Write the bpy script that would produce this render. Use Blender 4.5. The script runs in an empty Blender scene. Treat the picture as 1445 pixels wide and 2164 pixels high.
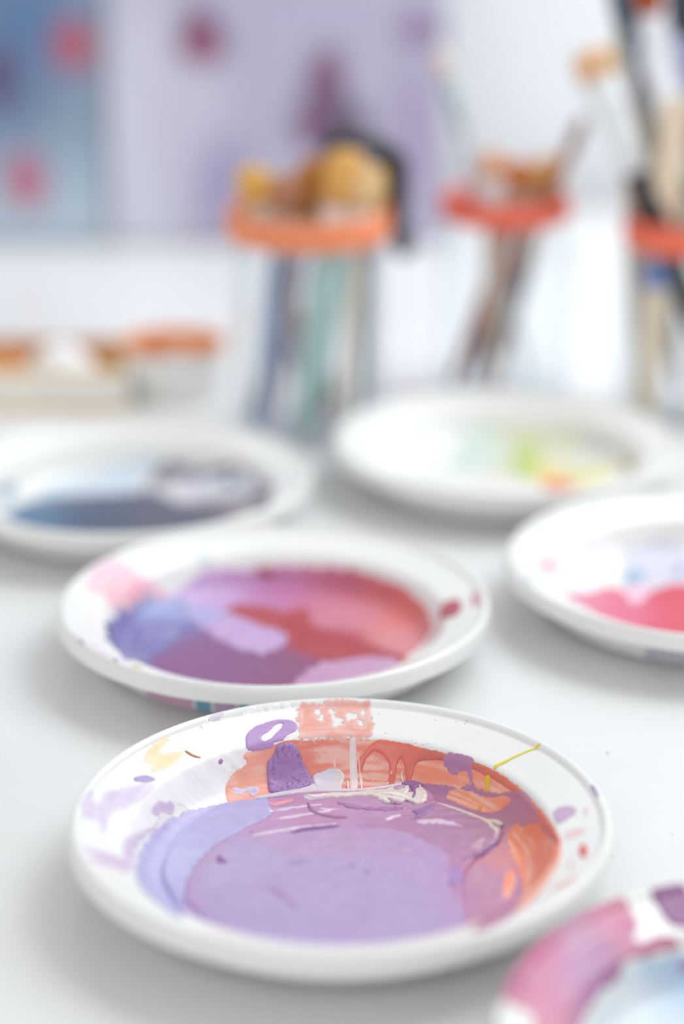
import bpy, math, random
import numpy as np
from mathutils import Vector, Matrix

random.seed(4)
scene = bpy.context.scene
COL = scene.collection
PI = math.pi

# ------------------------------------------------------------------ camera numbers (also used to place far things)
W_PX, H_PX, F_PX, PITCH, CAM_Z = 1445.0, 2164.0, 4382.6, 0.3443, 0.3546
CP, SP = math.cos(PITCH), math.sin(PITCH)

def at(u, v, Y):
    """point at depth Y (metres along the table) seen at u, v"""
    a = (u - W_PX / 2) / F_PX
    b = (H_PX / 2 - v) / F_PX
    d = (a, CP + b * SP, -SP + b * CP)
    t = Y / d[1]
    return Vector((d[0] * t, Y, CAM_Z + d[2] * t))

def lin(c):
    out = []
    for k in c[:3]:
        k = k / 255.0
        out.append(k / 12.92 if k <= .04045 else ((k + .055) / 1.055) ** 2.4)
    return out

# ------------------------------------------------------------------ noise
def vnoise(x, y, seed=0):
    x = np.asarray(x, float) + seed * 17.31
    y = np.asarray(y, float) + seed * 9.77
    xi = np.floor(x); yi = np.floor(y)
    xf = x - xi; yf = y - yi
    xf = xf * xf * (3 - 2 * xf); yf = yf * yf * (3 - 2 * yf)
    def h(a, b):
        s = np.sin(a * 127.1 + b * 311.7 + seed * 74.7) * 43758.5453
        return s - np.floor(s)
    return (h(xi, yi) * (1 - xf) * (1 - yf) + h(xi + 1, yi) * xf * (1 - yf)
            + h(xi, yi + 1) * (1 - xf) * yf + h(xi + 1, yi + 1) * xf * yf)

def fbm(x, y, seed=0, o=3):
    t = 0; a = .5; n = 0
    for k in range(o):
        t = t + a * vnoise(x * 2 ** k, y * 2 ** k, seed + k); n += a; a *= .5
    return t / n

def sstep(a, b, x):
    t = np.clip((x - a) / (b - a), 0, 1)
    return t * t * (3 - 2 * t)

# ------------------------------------------------------------------ materials
def principled(name):
    m = bpy.data.materials.new(name); m.use_nodes = True
    nt = m.node_tree
    return m, nt, nt.nodes['Principled BSDF']

def noise_bump(nt, b, scale, strength, dist=.001, detail=4):
    tc = nt.nodes.new('ShaderNodeTexCoord')
    n = nt.nodes.new('ShaderNodeTexNoise'); n.inputs['Scale'].default_value = scale; n.inputs['Detail'].default_value = detail
    bp = nt.nodes.new('ShaderNodeBump'); bp.inputs['Strength'].default_value = strength; bp.inputs['Distance'].default_value = dist
    nt.links.new(tc.outputs['Object'], n.inputs['Vector'])
    nt.links.new(n.outputs['Fac'], bp.inputs['Height'])
    nt.links.new(bp.outputs['Normal'], b.inputs['Normal'])
    return n, tc

def mat(name, col, rough=.5, metal=0, bump=0, scale=60, dist=.001, var=.06, coat=0, spec=.5):
    m, nt, b = principled(name)
    b.inputs['Roughness'].default_value = rough
    b.inputs['Metallic'].default_value = metal
    b.inputs['Coat Weight'].default_value = coat
    b.inputs['Specular IOR Level'].default_value = spec
    n, tc = noise_bump(nt, b, scale, bump, dist)
    r = nt.nodes.new('ShaderNodeValToRGB')
    c = lin(col)
    r.color_ramp.elements[0].position = .3; r.color_ramp.elements[1].position = .7
    r.color_ramp.elements[0].color = [k * (1 - var) for k in c] + [1]
    r.color_ramp.elements[1].color = [min(1, k * (1 + var)) for k in c] + [1]
    nt.links.new(n.outputs['Fac'], r.inputs['Fac'])
    nt.links.new(r.outputs['Color'], b.inputs['Base Color'])
    return m

_pm = {}
def paint_mat(rough, bump):
    key = (rough, bump)
    if key in _pm: return _pm[key]
    m, nt, b = principled('acrylic_paint_r%02d_b%02d' % (rough * 100, bump * 10))
    a = nt.nodes.new('ShaderNodeAttribute'); a.attribute_name = 'Col'
    nt.links.new(a.outputs['Color'], b.inputs['Base Color'])
    b.inputs['Roughness'].default_value = rough
    b.inputs['Coat Weight'].default_value = .35 if rough < .4 else .15
    b.inputs['Coat Roughness'].default_value = .2
    noise_bump(nt, b, 1100, .2 + .3 * bump, .0004, 6)
    _pm[key] = m
    return m

# ------------------------------------------------------------------ object helpers
def link(o, parent=None):
    COL.objects.link(o)
    if parent is not None: o.parent = parent
    return o

def tag(o, label=None, cat=None, group=None, kind=None):
    if label: o['label'] = label
    if cat: o['category'] = cat
    if group: o['group'] = group
    if kind: o['kind'] = kind
    return o

def empty(name, loc, label, cat, group=None):
    o = bpy.data.objects.new(name, None); link(o); o.location = loc
    o.empty_display_size = .02
    return tag(o, label, cat, group)

def mesh_obj(name, V, Fs, m, parent=None, smooth=True):
    me = bpy.data.meshes.new(name)
    me.from_pydata([tuple(v) for v in V], [], [tuple(f) for f in Fs])
    if smooth: me.polygons.foreach_set('use_smooth', [True] * len(me.polygons))
    me.materials.append(m); me.update()
    return link(bpy.data.objects.new(name, me), parent)

def lathe(prof, n=96, closed=False, sx=1, sy=1):
    """prof: (r, z) list, outward on the right hand side; returns V, F.  r==0 ends are capped"""
    V = []; Fs = []
    for r, z in prof:
        for k in range(n):
            a = 2 * PI * k / n
            V.append((r * math.cos(a) * sx, r * math.sin(a) * sy, z))
    m = len(prof)
    for i in range(m if closed else m - 1):
        j = (i + 1) % m
        for k in range(n):
            l = (k + 1) % n
            Fs.append((i * n + k, i * n + l, j * n + l, j * n + k))
    return V, Fs

def chaikin(p, it=2, closed=True):
    p = np.asarray(p, float)
    for _ in range(it):
        q = np.roll(p, -1, 0) if closed else p[1:]
        a = p if closed else p[:-1]
        n = np.empty((len(a) * 2, 2)); n[0::2] = .75 * a + .25 * q; n[1::2] = .25 * a + .75 * q
        if not closed: n = np.vstack([p[:1], n, p[-1:]])
        p = n
    return p

def box(x0, x1, y0, y1, z0, z1, bevel=0):
    V = [(x, y, z) for x in (x0, x1) for y in (y0, y1) for z in (z0, z1)]
    Fs = [(0, 1, 3, 2), (4, 6, 7, 5), (0, 4, 5, 1), (2, 3, 7, 6), (0, 2, 6, 4), (1, 5, 7, 3)]
    return V, Fs

def box_obj(name, b, m, parent=None, bevel=.001, loc=None):
    o = mesh_obj(name, *box(*b), m, parent, smooth=False)
    if bevel:
        md = o.modifiers.new('bevel', 'BEVEL'); md.width = bevel; md.segments = 3
    return o

def tube(pts, r, n=16, rads=None):
    pts = [Vector(p) for p in pts]
    V = []; Fs = []
    up = Vector((.3, 1, .2)).normalized()
    for i, p in enumerate(pts):
        t = (pts[min(i + 1, len(pts) - 1)] - pts[max(i - 1, 0)]).normalized()
        a = t.cross(up).normalized(); b = t.cross(a)
        rr = float(rads[i]) if rads else r
        for k in range(n):
            f = 2 * PI * k / n
            V.append(p + rr * (math.cos(f) * a + math.sin(f) * b))
    for i in range(len(pts) - 1):
        for k in range(n):
            l = (k + 1) % n
            Fs.append((i * n + k, i * n + l, (i + 1) * n + l, (i + 1) * n + k))
    Fs.append(tuple(range(n))[::-1]); Fs.append(tuple((len(pts) - 1) * n + k for k in range(n)))
    return V, Fs

def spline(pts, k=8):
    pts = [Vector(p) for p in pts]; out = []
    for i in range(len(pts) - 1):
        p0 = pts[max(i - 1, 0)]; p1 = pts[i]; p2 = pts[i + 1]; p3 = pts[min(i + 2, len(pts) - 1)]
        for j in range(k):
            t = j / k
            out.append(.5 * ((2 * p1) + (p2 - p0) * t + (2 * p0 - 5 * p1 + 4 * p2 - p3) * t * t + (3 * p1 - p0 - 3 * p2 + p3) * t ** 3))
    out.append(pts[-1]); return out

# ------------------------------------------------------------------ paint, all numbers in millimetres from the centre of each bowl
PAINT={'b1':[{'n':'white_paint','c':(250,250,252),'p':[(-83.3,9.6),(-78.7,27.6),(-72.6,41.9),(-62.1,59.4),(-50.8,71.1),(-35.5,80.4),(-17.2,86.2),(-14.3,84.1),(-15.3,77.2),(-16.8,72.6),(-21.1,68.7),(-28.0,66.5),(-33.5,63.5),(-35.1,61.8),(-32.7,61.5),(-38.1,57.2),(-40.8,54.2),(-42.1,51.9),(-38.0,52.5),(-34.5,51.0),(-37.7,46.1),(-47.6,39.3),(-54.1,36.8),(-58.9,34.1),(-62.4,25.7),(-67.0,11.8),(-69.2,-1.2),(-72.6,-7.4),(-79.1,-0.4)],'th':0.14,'en':2.2},
{'n':'coral_paint','c':(228,112,98),'p':[(-36.5,60.7),(-34.1,62.6),(-28.0,66.1),(-21.1,69.0),(-10.7,71.2),(3.4,72.0),(13.9,70.8),(20.8,68.9),(32.0,64.2),(38.8,60.4),(47.9,53.7),(55.9,45.3),(63.4,33.5),(68.8,19.6),(72.0,5.3),(73.6,-8.2),(72.1,-19.9),(67.9,-32.7),(62.0,-47.4),(55.9,-57.0),(49.3,-67.1),(37.1,-76.4),(55,-38),(40,-20),(40,0),(29.8,25.2),(-3.5,32.1),(-27.0,32.1),(-41.1,45.4),(-42.4,51.7),(-40.8,54.2),(-38.1,57.2),(-33.1,61.2)],'th':0.12,'en':0.5,'st':0.75,'cols':[(-34.7,57.0,9,246,172,152),(-17.6,66.9,8,236,140,126),(6.9,66.9,12,238,138,122),(34.5,59.8,10,248,150,120),(47.7,48.6,9,250,160,128),(65.9,21.8,9,248,142,104),(68.1,-8.6,10,250,152,126),(58.3,-14.4,9,248,150,118)]},
{'n':'coral_paint','c':(238,158,142),'p':[(-15.8,86.7),(-3.7,88.2),(11.3,87.7),(10.5,86.0),(9.8,83.2),(11.5,79.7),(11.5,75.3),(10.4,71.9),(-0.1,71.9),(-12.4,70.9),(-17.3,69.7),(-15.9,73.8),(-15.5,77.2),(-16.8,81.1),(-16.1,84.4)],'th':0.1,'en':2.4,'h':[[(-4.2,84.6),(-2.6,85.0),(-1.6,81.9),(0.2,81.2),(-0.1,77.9),(-1.2,76.1),(-2.6,77.9),(-3.7,81.2)],[(1.6,83.3),(4.3,83.4),(5.5,81.2),(3.4,79.6),(2.0,81.0)],[(5.5,80.0),(7.6,80.4),(9.0,77.6),(8.3,75.5),(6.9,76.4)],[(-9.4,84.4),(-8.3,84.4),(-8.5,82.8),(-9.4,82.8)],[(-7.6,81.7),(-6.7,81.8),(-6.9,79.5),(-7.6,79.7)],[(7.7,84.5),(9.8,84.4),(9.4,81.2),(8.0,81.7)]],'st':0.3,'ws':0.35},
{'n':'red_paint','c':(206,88,76),'p':[(13.9,70.6),(20.8,69.0),(32.0,64.1),(38.8,60.2),(47.9,53.7),(55.9,45.3),(63.4,33.5),(68.8,19.6),(72.0,4.8),(73.5,-8.5),(72.7,-13.7),(71.8,-4.1),(69.8,11.0),(64.7,28.0),(57.3,41.3),(50.2,49.6),(43.7,55.0),(37.1,59.7),(32.0,62.2),(28.6,63.0),(26.7,63.0),(25.9,59.9),(23.8,60.2),(23.6,63.4),(22.5,65.4),(21.1,65.6),(20.4,63.9),(19.3,59.4),(16.9,59.2),(18.0,64.9),(17.0,66.7),(13.9,68.4),(11.4,68.9),(8.6,67.5),(7.2,64.5),(5.5,67.8),(8.6,69.1),(11.4,70.3)],'th':0.35,'en':0.35,'rg':0.25,'cols':[(19.1,68.1,8,230,116,100),(41.3,57.7,8,214,114,102),(57.4,42.0,8,226,118,96),(72.7,-7.5,7,234,116,90)]},
{'n':'white_paint','c':(240,226,226),'p':[(3.4,72.2),(5.5,72.1),(5.5,69.5),(6.2,65.3),(5.9,55.3),(3.5,55.3),(3.2,65.5),(3.2,69.6)],'th':0.15,'en':0.3},
{'n':'lilac_paint','c':(188,150,206),'p':[(-35.0,62.5),(-35.2,65.1),(-35.2,68.3),(-34.1,71.1),(-32.1,73.8),(-29.7,75.3),(-27.1,76.9),(-24.5,78.2),(-22.0,78.8),(-19.6,78.8),(-17.4,78.4),(-16.0,76.5),(-16.3,74.6),(-17.7,72.9),(-19.8,71.6),(-21.1,69.8),(-21.6,68.9),(-25.3,67.5),(-24.7,66.7),(-27.1,65.7),(-30.6,64.2)],'th':0.3,'en':0.3,'h':[[(-29.8,68.7),(-28.1,71.0),(-26.9,71.9),(-25.8,74.1),(-24.4,75.9),(-22.0,76.9),(-21.6,75.6),(-23.0,73.4),(-24.8,70.9),(-26.3,68.6),(-28.7,67.1)]]},
{'n':'purple_paint','c':(168,128,186),'p':[(-24.2,67.1),(-21.4,68.4),(-18.7,69.2),(-16.7,68.9),(-15.3,68.0),(-14.1,66.9),(-12.9,65.9),(-11.3,64.1),(-9.4,61.2),(-10.6,59.5),(-16.6,56.0),(-26.0,53.0),(-27.0,58.2),(-27.4,61.4),(-27.4,62.8),(-27.1,64.1),(-25.6,64.7),(-24.5,65.8)],'th':1.0,'en':0.3,'sp':0.5,'rg':0.5,'bu':1.2},
{'n':'painted_highlight','c':(222,212,224),'p':[(-11.1,63.7),(-9.0,65.1),(-6.6,66.0),(-4.0,66.6),(-1.5,66.8),(0.6,65.9),(1.8,63.9),(0.4,61.0),(0.0,54.2),(-6.5,53.9),(-9.5,58.2)],'th':0.8,'en':0.3,'rg':0.25,'cols':[(-5.4,62.8,6,224,214,228),(-1.5,64.7,4,220,208,196),(-9.7,63.6,4,218,214,230)]},
{'n':'mauve_paint','c':(176,116,156),'p':[(38.1,60.9),(41.6,59.2),(47.9,54.5),(48.4,53.0),(47.3,52.6),(47.8,49.7),(48.2,47.8),(52.4,43.2),(55.8,40.0),(58.8,37.6),(63.6,31.6),(66.3,26.7),(68.0,20.5),(70.5,9.3),(72.0,-2.0),(71.8,-12.2),(71.0,-3.3),(69.2,9.7),(67.8,15.0),(66.7,15.6),(65.4,19.7),(63.6,20.4),(61.4,25.7),(58.0,23.4),(58.4,11.3),(60.6,-2.1),(61.0,-16.0),(55.9,-57.0),(49.3,-67.1),(37.1,-76.4),(50,-40),(20,-30),(10,0),(23.4,32.1),(20.5,49.8),(22.4,59.0),(27.6,59.1),(36.1,55.2),(43.6,50.5),(45.3,50.1),(43.7,52.1),(42.5,53.9),(40.4,55.8),(38.2,57.6),(37.2,59.2)],'th':0.15,'en':0.6,'h':[[(39.1,52.0),(42.5,51.2),(46.7,47.9),(52.5,42.3),(60.1,34.9),(60.2,33.1),(57.4,34.3),(52.5,36.6),(47.4,40.4),(41.7,46.2),(38.3,49.1)],[(41.5,55.0),(45.4,53.2),(46.8,50.2),(47.1,48.7),(44.5,51.2)],[(56.0,-3.6),(58.8,0.2),(58.8,-8.8),(56.4,-19.0),(54.0,-22.1),(53.9,-14.3)]],'st':0.12,'rg':0.35,'cols':[(44.6,55.3,9,186,132,172),(64.7,28.0,9,194,130,156),(69.6,8.7,6,214,124,124),(58.7,11.3,8,212,134,140),(46.5,24.9,10,180,124,158),(43.8,-20.3,12,190,128,166),(30.8,49.7,9,176,120,162)]},
{'n':'mauve_paint','c':(182,128,176),'p':[(-32.6,46.1),(-24.2,49.8),(-12.2,53.8),(3.3,54.2),(17.2,57.1),(22.4,59.0),(27.6,58.6),(33.5,53.2),(34.8,44.6),(47.2,37.8),(53.5,30.8),(57.5,25.9),(56.1,19.7),(50.5,9.8),(43.5,1.7),(40.2,-14.1),(40.7,-32.4),(40,-44),(20,-58),(0,-64),(-20,-60),(-40,-48),(-55,-26),(-62.9,-0.1),(-53.3,24.8),(-42.6,40.6)],'th':1.4,'en':0.5,'rg':0.3,'bu':0.8,'cols':[(-13.7,39.2,9,190,136,178),(-27.2,39.1,7,196,150,196),(13.5,46.3,9,188,138,182),(29.8,25.2,10,176,122,164),(43.1,25.0,9,170,118,152),(44.7,-4.7,10,186,124,166),(3.0,-20.2,20,184,156,208)]},
{'n':'lavender_paint','c':(186,164,212),'p':[(-33.3,22.4),(-26.8,26.2),(-18.5,29.3),(-13.5,26.6),(-5.1,28.7),(1.5,25.9),(13.2,25.2),(21.5,23.8),(27.9,17.0),(34.2,11.6),(36.8,4.4),(38.1,-3.0),(36.1,-10.9),(37.0,-18.7),(38.0,-26.4),(39.1,-33.9),(38.3,-69.5),(38,-46),(20,-58),(0,-64),(-20,-60),(-40,-48),(-48,-30),(-52.4,-22.0),(-51.2,-6.4),(-47.2,6.6),(-41.3,16.6)],'th':0.5,'en':1.6,'st':0.08,'bl':(184,144,190,9),'rg':0.38,'bu':0.8,'cols':[(-38.8,1.8,10,182,164,204),(-12.7,-14.1,14,180,156,200),(12.5,-14.1,14,178,152,198),(28.9,1.8,9,178,148,196),(19.8,-38.1,12,178,152,198),(-13.3,18.4,8,188,152,194),(6.5,21.7,8,184,148,190),(-24.6,-35.2,10,176,156,202)]},
{'n':'periwinkle_paint','c':(184,176,226),'p':[(-66.6,-34.2),(-68.4,-7.6),(-67.4,7.5),(-63.1,23.6),(-56.4,34.3),(-50.9,39.7),(-41.1,46.4),(-31.0,49.7),(-27.6,49.7),(-26.0,44.0),(-24.1,37.7),(-27.0,31.4),(-33.5,26.5),(-41.3,16.6),(-47.2,6.6),(-50.9,-6.4),(-52.4,-20.5),(-47.5,-65.6),(-54.7,-55.9),(-61.6,-45.5)],'th':0.45,'en':0.9,'st':0.1,'rg':0.4,'bu':0.6,'cols':[(-62.9,-0.1,8,192,190,230),(-61.3,21.1,8,186,180,224),(-48.8,31.8,8,182,174,220),(-32.5,42.5,8,182,172,218),(-53.8,-14.3,8,188,182,226)]},
{'n':'painted_highlight','c':(224,214,228),'p':[(-33.0,48.3),(-27.7,51.9),(-20.8,54.2),(-12.3,57.5),(-10.2,60.7),(-8.5,57.1),(3.3,55.7),(13.7,57.8),(19.9,59.8),(22.8,60.4),(26.9,59.6),(25.9,58.5),(20.7,57.3),(13.7,54.9),(3.3,52.8),(-12.2,53.5),(-20.8,51.2),(-27.6,49.0)],'th':0.9,'en':0.3,'rg':0.25},
{'n':'cream_paint','c':(224,214,208),'p':[(-13.9,49.8),(-5.3,52.0),(3.3,52.0),(13.7,54.2),(18.9,56.3),(22.4,58.1),(25.1,55.7),(22.3,52.0),(25.3,50.5),(27.5,55.3),(29.6,56.8),(31.1,50.4),(29.9,44.0),(27.1,43.3),(24.1,46.2),(20.3,44.1),(15.2,44.8),(11.9,49.1),(3.3,49.1),(-3.6,48.4),(-10.4,46.3)],'th':0.7,'en':1.3,'rg':0.2,'bu':1.0},
{'n':'purple_paint','c':(150,104,164),'p':[(21.7,59.1),(24.5,60.0),(28.0,59.0),(30.3,57.2),(29.6,55.9),(27.2,55.4),(27.3,49.7),(25.5,45.5),(26.4,51.9),(25.1,56.2),(22.7,57.0)],'th':0.9,'en':0.3,'rg':0.3},
{'n':'cream_paint','c':(222,208,196),'p':[(32.6,44.7),(38.2,43.9),(44.7,38.1),(49.1,34.6),(51.6,32.0),(54.4,32.1),(57.1,29.7),(57.6,27.0),(55.3,27.3),(53.4,29.7),(54.2,26.1),(56.4,24.6),(55.2,21.4),(53.6,17.4),(53.0,18.1),(54.3,22.8),(52.2,25.5),(51.1,29.7),(47.6,33.2),(42.9,36.8),(38.1,41.0)],'th':0.6,'en':0.3,'rg':0.2},
{'n':'cream_paint','c':(200,160,176),'p':[(45.9,14.8),(49.4,19.5),(51.0,18.1),(48.2,12.8),(49.7,10.8),(46.4,9.5),(44.0,11.5)],'th':0.3,'en':0.6},
{'n':'purple_paint','c':(132,88,150),'p':[(-18.4,22.4),(-13.4,25.2),(-6.8,26.6),(0.2,27.9),(-0.1,25.9),(-6.8,23.8),(-11.7,23.1),(-16.7,21.1)],'th':0.25,'en':0.5},
{'n':'purple_paint','c':(140,92,156),'p':[(-42.8,1.1),(-41.8,6.3),(-40.5,3.1),(-38.1,0.5),(-40.3,-0.1)],'th':0.4,'en':0.2},
{'n':'purple_paint','c':(170,132,190),'p':[(36.7,-4.6),(38.8,-0.8),(40.7,-4.6),(42.2,-8.5),(39.4,-14.1),(36.9,-15.9),(36.1,-10.9)],'th':0.2,'en':0.3},
{'n':'purple_paint','c':(168,136,186),'p':[(-26.2,-14.1),(-20.5,-17.2),(-13.7,-27.8),(-14.3,-31.6),(-18.8,-24.8),(-23.6,-18.7)],'th':0.1,'en':0.6},
{'n':'painted_highlight','c':(230,204,226),'p':[(-31.7,19.7),(-26.6,22.4),(-18.9,25.2),(-10.1,27.9),(-1.5,30.0),(-1.5,28.7),(-10.1,26.2),(-18.9,23.1),(-26.6,20.4),(-31.3,18.4)],'th':0.22,'en':0.5,'rg':0.15},  # this and the next three: gloss highlights on the pool, put in as colour
{'n':'painted_highlight','c':(230,204,226),'p':[(-23.6,32.8),(-17.0,35.3),(-6.4,38.8),(-3.5,39.6),(-3.5,38.1),(-13.6,34.6),(-23.3,31.4)],'th':0.22,'en':0.5,'rg':0.15},
{'n':'painted_highlight','c':(230,204,226),'p':[(-9.0,40.6),(-3.5,39.9),(-0.8,39.9),(-1.1,38.8),(-5.2,38.8)],'th':0.22,'en':0.5,'rg':0.15},
{'n':'painted_highlight','c':(230,204,226),'p':[(15.3,32.8),(18.4,35.6),(21.8,36.3),(21.1,34.6),(18.4,33.2),(16.0,30.7)],'th':0.22,'en':0.5,'rg':0.15},
{'n':'coral_paint','c':(238,160,158),'p':[(-26.4,44.7),(-20.7,47.6),(-15.2,49.8),(-15.5,47.0),(-20.6,44.4),(-25.6,42.3)],'th':0.1,'en':0.5,'rg':0.2},
{'n':'purple_paint','c':(142,98,150),'p':[(55.5,20.7),(56.0,18.7),(52.2,11.4),(46.9,5.6),(41.1,1.8),(41.0,3.1),(46.7,7.5),(51.7,13.4)],'th':0.2,'en':0.4},
{'n':'purple_paint','c':(150,106,160),'p':[(23.9,38.4),(30.4,40.4),(32.6,44.0),(33.9,41.8),(31.3,36.9),(26.7,32.1),(24.7,30.7),(27.5,35.6)],'th':0.35,'en':0.5},
{'n':'mauve_paint','c':(166,116,164),'p':[(-3.5,46.3),(6.7,42.0),(20.2,40.5),(23.7,41.9),(23.3,39.8),(13.4,37.8),(3.3,39.9)],'th':0.3,'en':1.2,'rg':0.2},
{'n':'painted_highlight','c':(216,190,214),'p':[(26.7,31.4),(35.2,32.7),(43.3,27.7),(42.8,25.7),(35.0,29.2),(28.3,27.9)],'th':0.2,'en':1.4,'rg':0.2},
{'n':'painted_highlight','c':(220,196,220),'p':[(-27.2,38.4),(-17.1,42.0),(-6.9,44.2),(-6.6,42.7),(-17.1,39.9),(-26.8,36.6)],'th':0.2,'en':0.6,'rg':0.2},
{'n':'white_paint','c':(244,226,222),'p':[(6.3,68.7),(6.7,68.6),(7.2,65.8),(7.9,62.7),(7.8,56.4),(7.1,56.4),(7.0,62.3),(6.5,65.8)],'th':0.12,'en':0.25},
{'n':'white_paint','c':(244,226,222),'p':[(18.4,64.4),(19.1,64.2),(18.3,61.9),(17.2,59.2),(16.4,59.2),(17.6,62.3)],'th':0.12,'en':0.25},
{'n':'white_paint','c':(244,226,222),'p':[(22.2,63.4),(22.9,63.1),(22.7,61.4),(23.5,60.0),(22.8,60.0),(22.0,61.4)],'th':0.12,'en':0.25},
{'n':'white_paint','c':(244,226,222),'p':[(-2.6,68.5),(-2.1,68.6),(-2.4,67.6),(-1.7,66.8),(-2.4,66.8),(-3.1,67.6)],'th':0.12,'en':0.25},
{'n':'white_paint','c':(244,226,222),'p':[(2.1,62.9),(2.7,62.9),(3.0,56.4),(2.3,56.4)],'th':0.12,'en':0.25},
{'n':'cream_paint','c':(232,224,216),'p':[(28.2,56.2),(29.6,57.1),(31.2,52.7),(31.3,46.1),(29.5,43.3),(27.1,44.0),(29.3,46.8),(29.8,51.9)],'th':0.5,'en':0.5,'rg':0.2,'bu':1.0},
{'n':'cream_paint','c':(236,228,226),'p':[(22.4,56.1),(24.5,56.8),(25.4,54.7),(24.3,51.2),(22.2,49.8),(23.3,52.7)],'th':0.5,'en':0.5,'rg':0.2,'bu':1.0},
{'n':'cream_paint','c':(238,228,224),'p':[(13.6,49.8),(18.8,52.0),(23.2,49.8),(25.8,45.5),(24.8,44.8),(21.4,47.6),(17.4,49.1)],'th':0.5,'en':0.5,'rg':0.2,'bu':1.0},
{'n':'cream_paint','c':(206,170,192),'p':[(15.6,47.0),(19.7,46.2),(22.0,44.1),(19.6,43.4)],'th':0.5,'en':0.5,'rg':0.2,'bu':1.0},
{'n':'cream_paint','c':(196,160,190),'p':[(18.9,56.3),(21.7,57.2),(23.7,55.4),(21.6,53.4),(19.5,53.4)],'th':0.5,'en':0.5,'rg':0.2,'bu':1.0},
{'n':'cream_paint','c':(236,222,232),'p':[(-13.9,50.6),(-10.4,49.1),(-5.3,49.9),(-4.6,48.4),(-10.4,46.3),(-13.5,47.7)],'th':0.5,'en':0.5,'rg':0.2,'bu':1.0},
{'n':'mauve_paint','c':(150,98,140),'p':[(-12.1,46.3),(-11.0,40.6),(-7.6,36.4),(-1.8,34.6),(3.2,34.6),(2.9,33.2),(-3.5,33.2),(-8.9,35.3),(-12.0,39.9)],'th':0.18,'en':0.7,'rg':0.3},
{'n':'mauve_paint','c':(156,116,176),'p':[(2.3,-0.8),(3.9,0.5),(5.0,-2.1),(3.4,-4.0)],'th':0.18,'en':0.7,'rg':0.3},
{'n':'mauve_paint','c':(150,106,150),'p':[(7.9,-5.3),(8.9,-4.0),(9.5,-6.5),(8.2,-7.2)],'th':0.18,'en':0.7,'rg':0.3},
{'n':'mauve_paint','c':(174,146,194),'p':[(-4.8,-14.1),(-0.1,-12.8),(0.9,-14.1),(-3.2,-15.9)],'th':0.18,'en':0.7,'rg':0.3},
{'n':'mauve_paint','c':(178,150,198),'p':[(-19.5,1.8),(-9.8,3.7),(-8.5,2.1),(-16.2,-0.8)],'th':0.18,'en':0.7,'rg':0.3},
{'n':'mauve_paint','c':(206,160,190),'p':[(16.2,11.6),(24.3,8.3),(23.9,6.4),(17.8,9.0)],'th':0.18,'en':0.7,'rg':0.3},
{'n':'lilac_paint','c':(214,196,226),'p':[(-82.8,18.3),(-73.4,28.6),(-64.1,34.7),(-67.9,25.1),(-72.1,14.1),(-78.0,7.4),(-78.7,-6.8),(-80.3,-8.1),(-81.6,0.3),(-85.6,-2.6),(-87.7,0.7),(-88.7,6.0),(-86.8,15.1),(-85.3,17.6),(-84.7,10.0),(-82.3,13.8)],'th':0.1,'en':0.7,'st':0.3,'ws':0.5},
{'n':'lilac_paint','c':(174,152,204),'p':[(-73.5,30.2),(-73.0,33.2),(-68.8,36.7),(-64.5,35.4),(-69.9,31.2)],'th':0.3,'en':0.4},
{'n':'lilac_paint','c':(188,160,206),'p':[(-66.6,22.0),(-65.1,26.4),(-62.1,31.6),(-59.6,33.5),(-59.0,32.3),(-59.4,29.4),(-61.9,28.0),(-64.2,24.3),(-65.8,21.1)],'th':0.12,'en':0.7,'ws':0.5},
{'n':'lilac_paint','c':(200,172,214),'p':[(-72.7,-9.4),(-70.6,4.7),(-63.4,23.2),(-58.8,31.0),(-63.4,21.8),(-68.2,9.6),(-70.1,-6.1),(-68.6,-12.5),(-67.6,-29.1),(-71.3,-22.9)],'th':0.1,'en':0.7,'st':0.3,'ws':0.5},
{'n':'lilac_paint','c':(206,180,216),'p':[(-86.8,-21.4),(-78.6,-20.2),(-72.3,-20.2),(-68.1,-20.6),(-67.6,-32.9),(-74.0,-30.8),(-85.0,-31.3),(-78.6,-26.4)],'th':0.1,'en':0.7,'st':0.3,'ws':0.5},
{'n':'lilac_paint','c':(176,152,208),'p':[(-40.0,52.8),(-36.1,53.8),(-32.3,56.2),(-29.5,55.8),(-31.3,50.9),(-33.7,51.6),(-33.8,53.9),(-35.7,52.4),(-37.6,50.8)],'th':0.1,'en':0.7,'ws':0.5},
{'n':'lilac_paint','c':(170,130,190),'p':[(-44.7,55.7),(-43.9,56.5),(-43.0,56.7),(-43.2,55.9),(-44.1,55.1),(-44.7,55.0)],'th':0.3,'en':0.1},
{'n':'lilac_paint','c':(206,186,214),'p':[(-49.8,72.3),(-45.7,76.8),(-43.3,77.6),(-43.7,75.9),(-47.9,72.8)],'th':0.1,'en':0.7,'ws':0.5},
{'n':'yellow_paint','c':(250,216,160),'p':[(-70.8,42.8),(-69.3,52.0),(-64.4,59.1),(-62.7,60.2),(-63.0,56.4),(-66.0,50.0),(-62.3,51.5),(-56.3,55.2),(-58.3,49.1),(-61.7,43.0),(-65.9,38.8),(-68.2,38.2),(-67.0,42.4)],'th':0.12,'en':0.4,'st':0.4,'ws':0.4},
{'n':'brown_paint','c':(190,128,80),'p':[(-57.1,54.9),(-55.5,55.0),(-53.1,53.7),(-50.6,53.7),(-50.9,52.5),(-53.4,52.5),(-55.8,53.4)],'th':0.3,'en':0.15},
{'n':'yellow_paint','c':(240,222,70),'p':[(54.6,46.6),(55.1,48.0),(58.4,48.8),(62.8,50.1),(67.2,51.2),(71.0,51.9),(71.9,51.4),(71.7,50.6),(67.6,50.2),(62.7,49.1),(58.8,47.3),(56.4,46.8),(55.4,45.8)],'th':0.3,'en':0.2},
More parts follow.
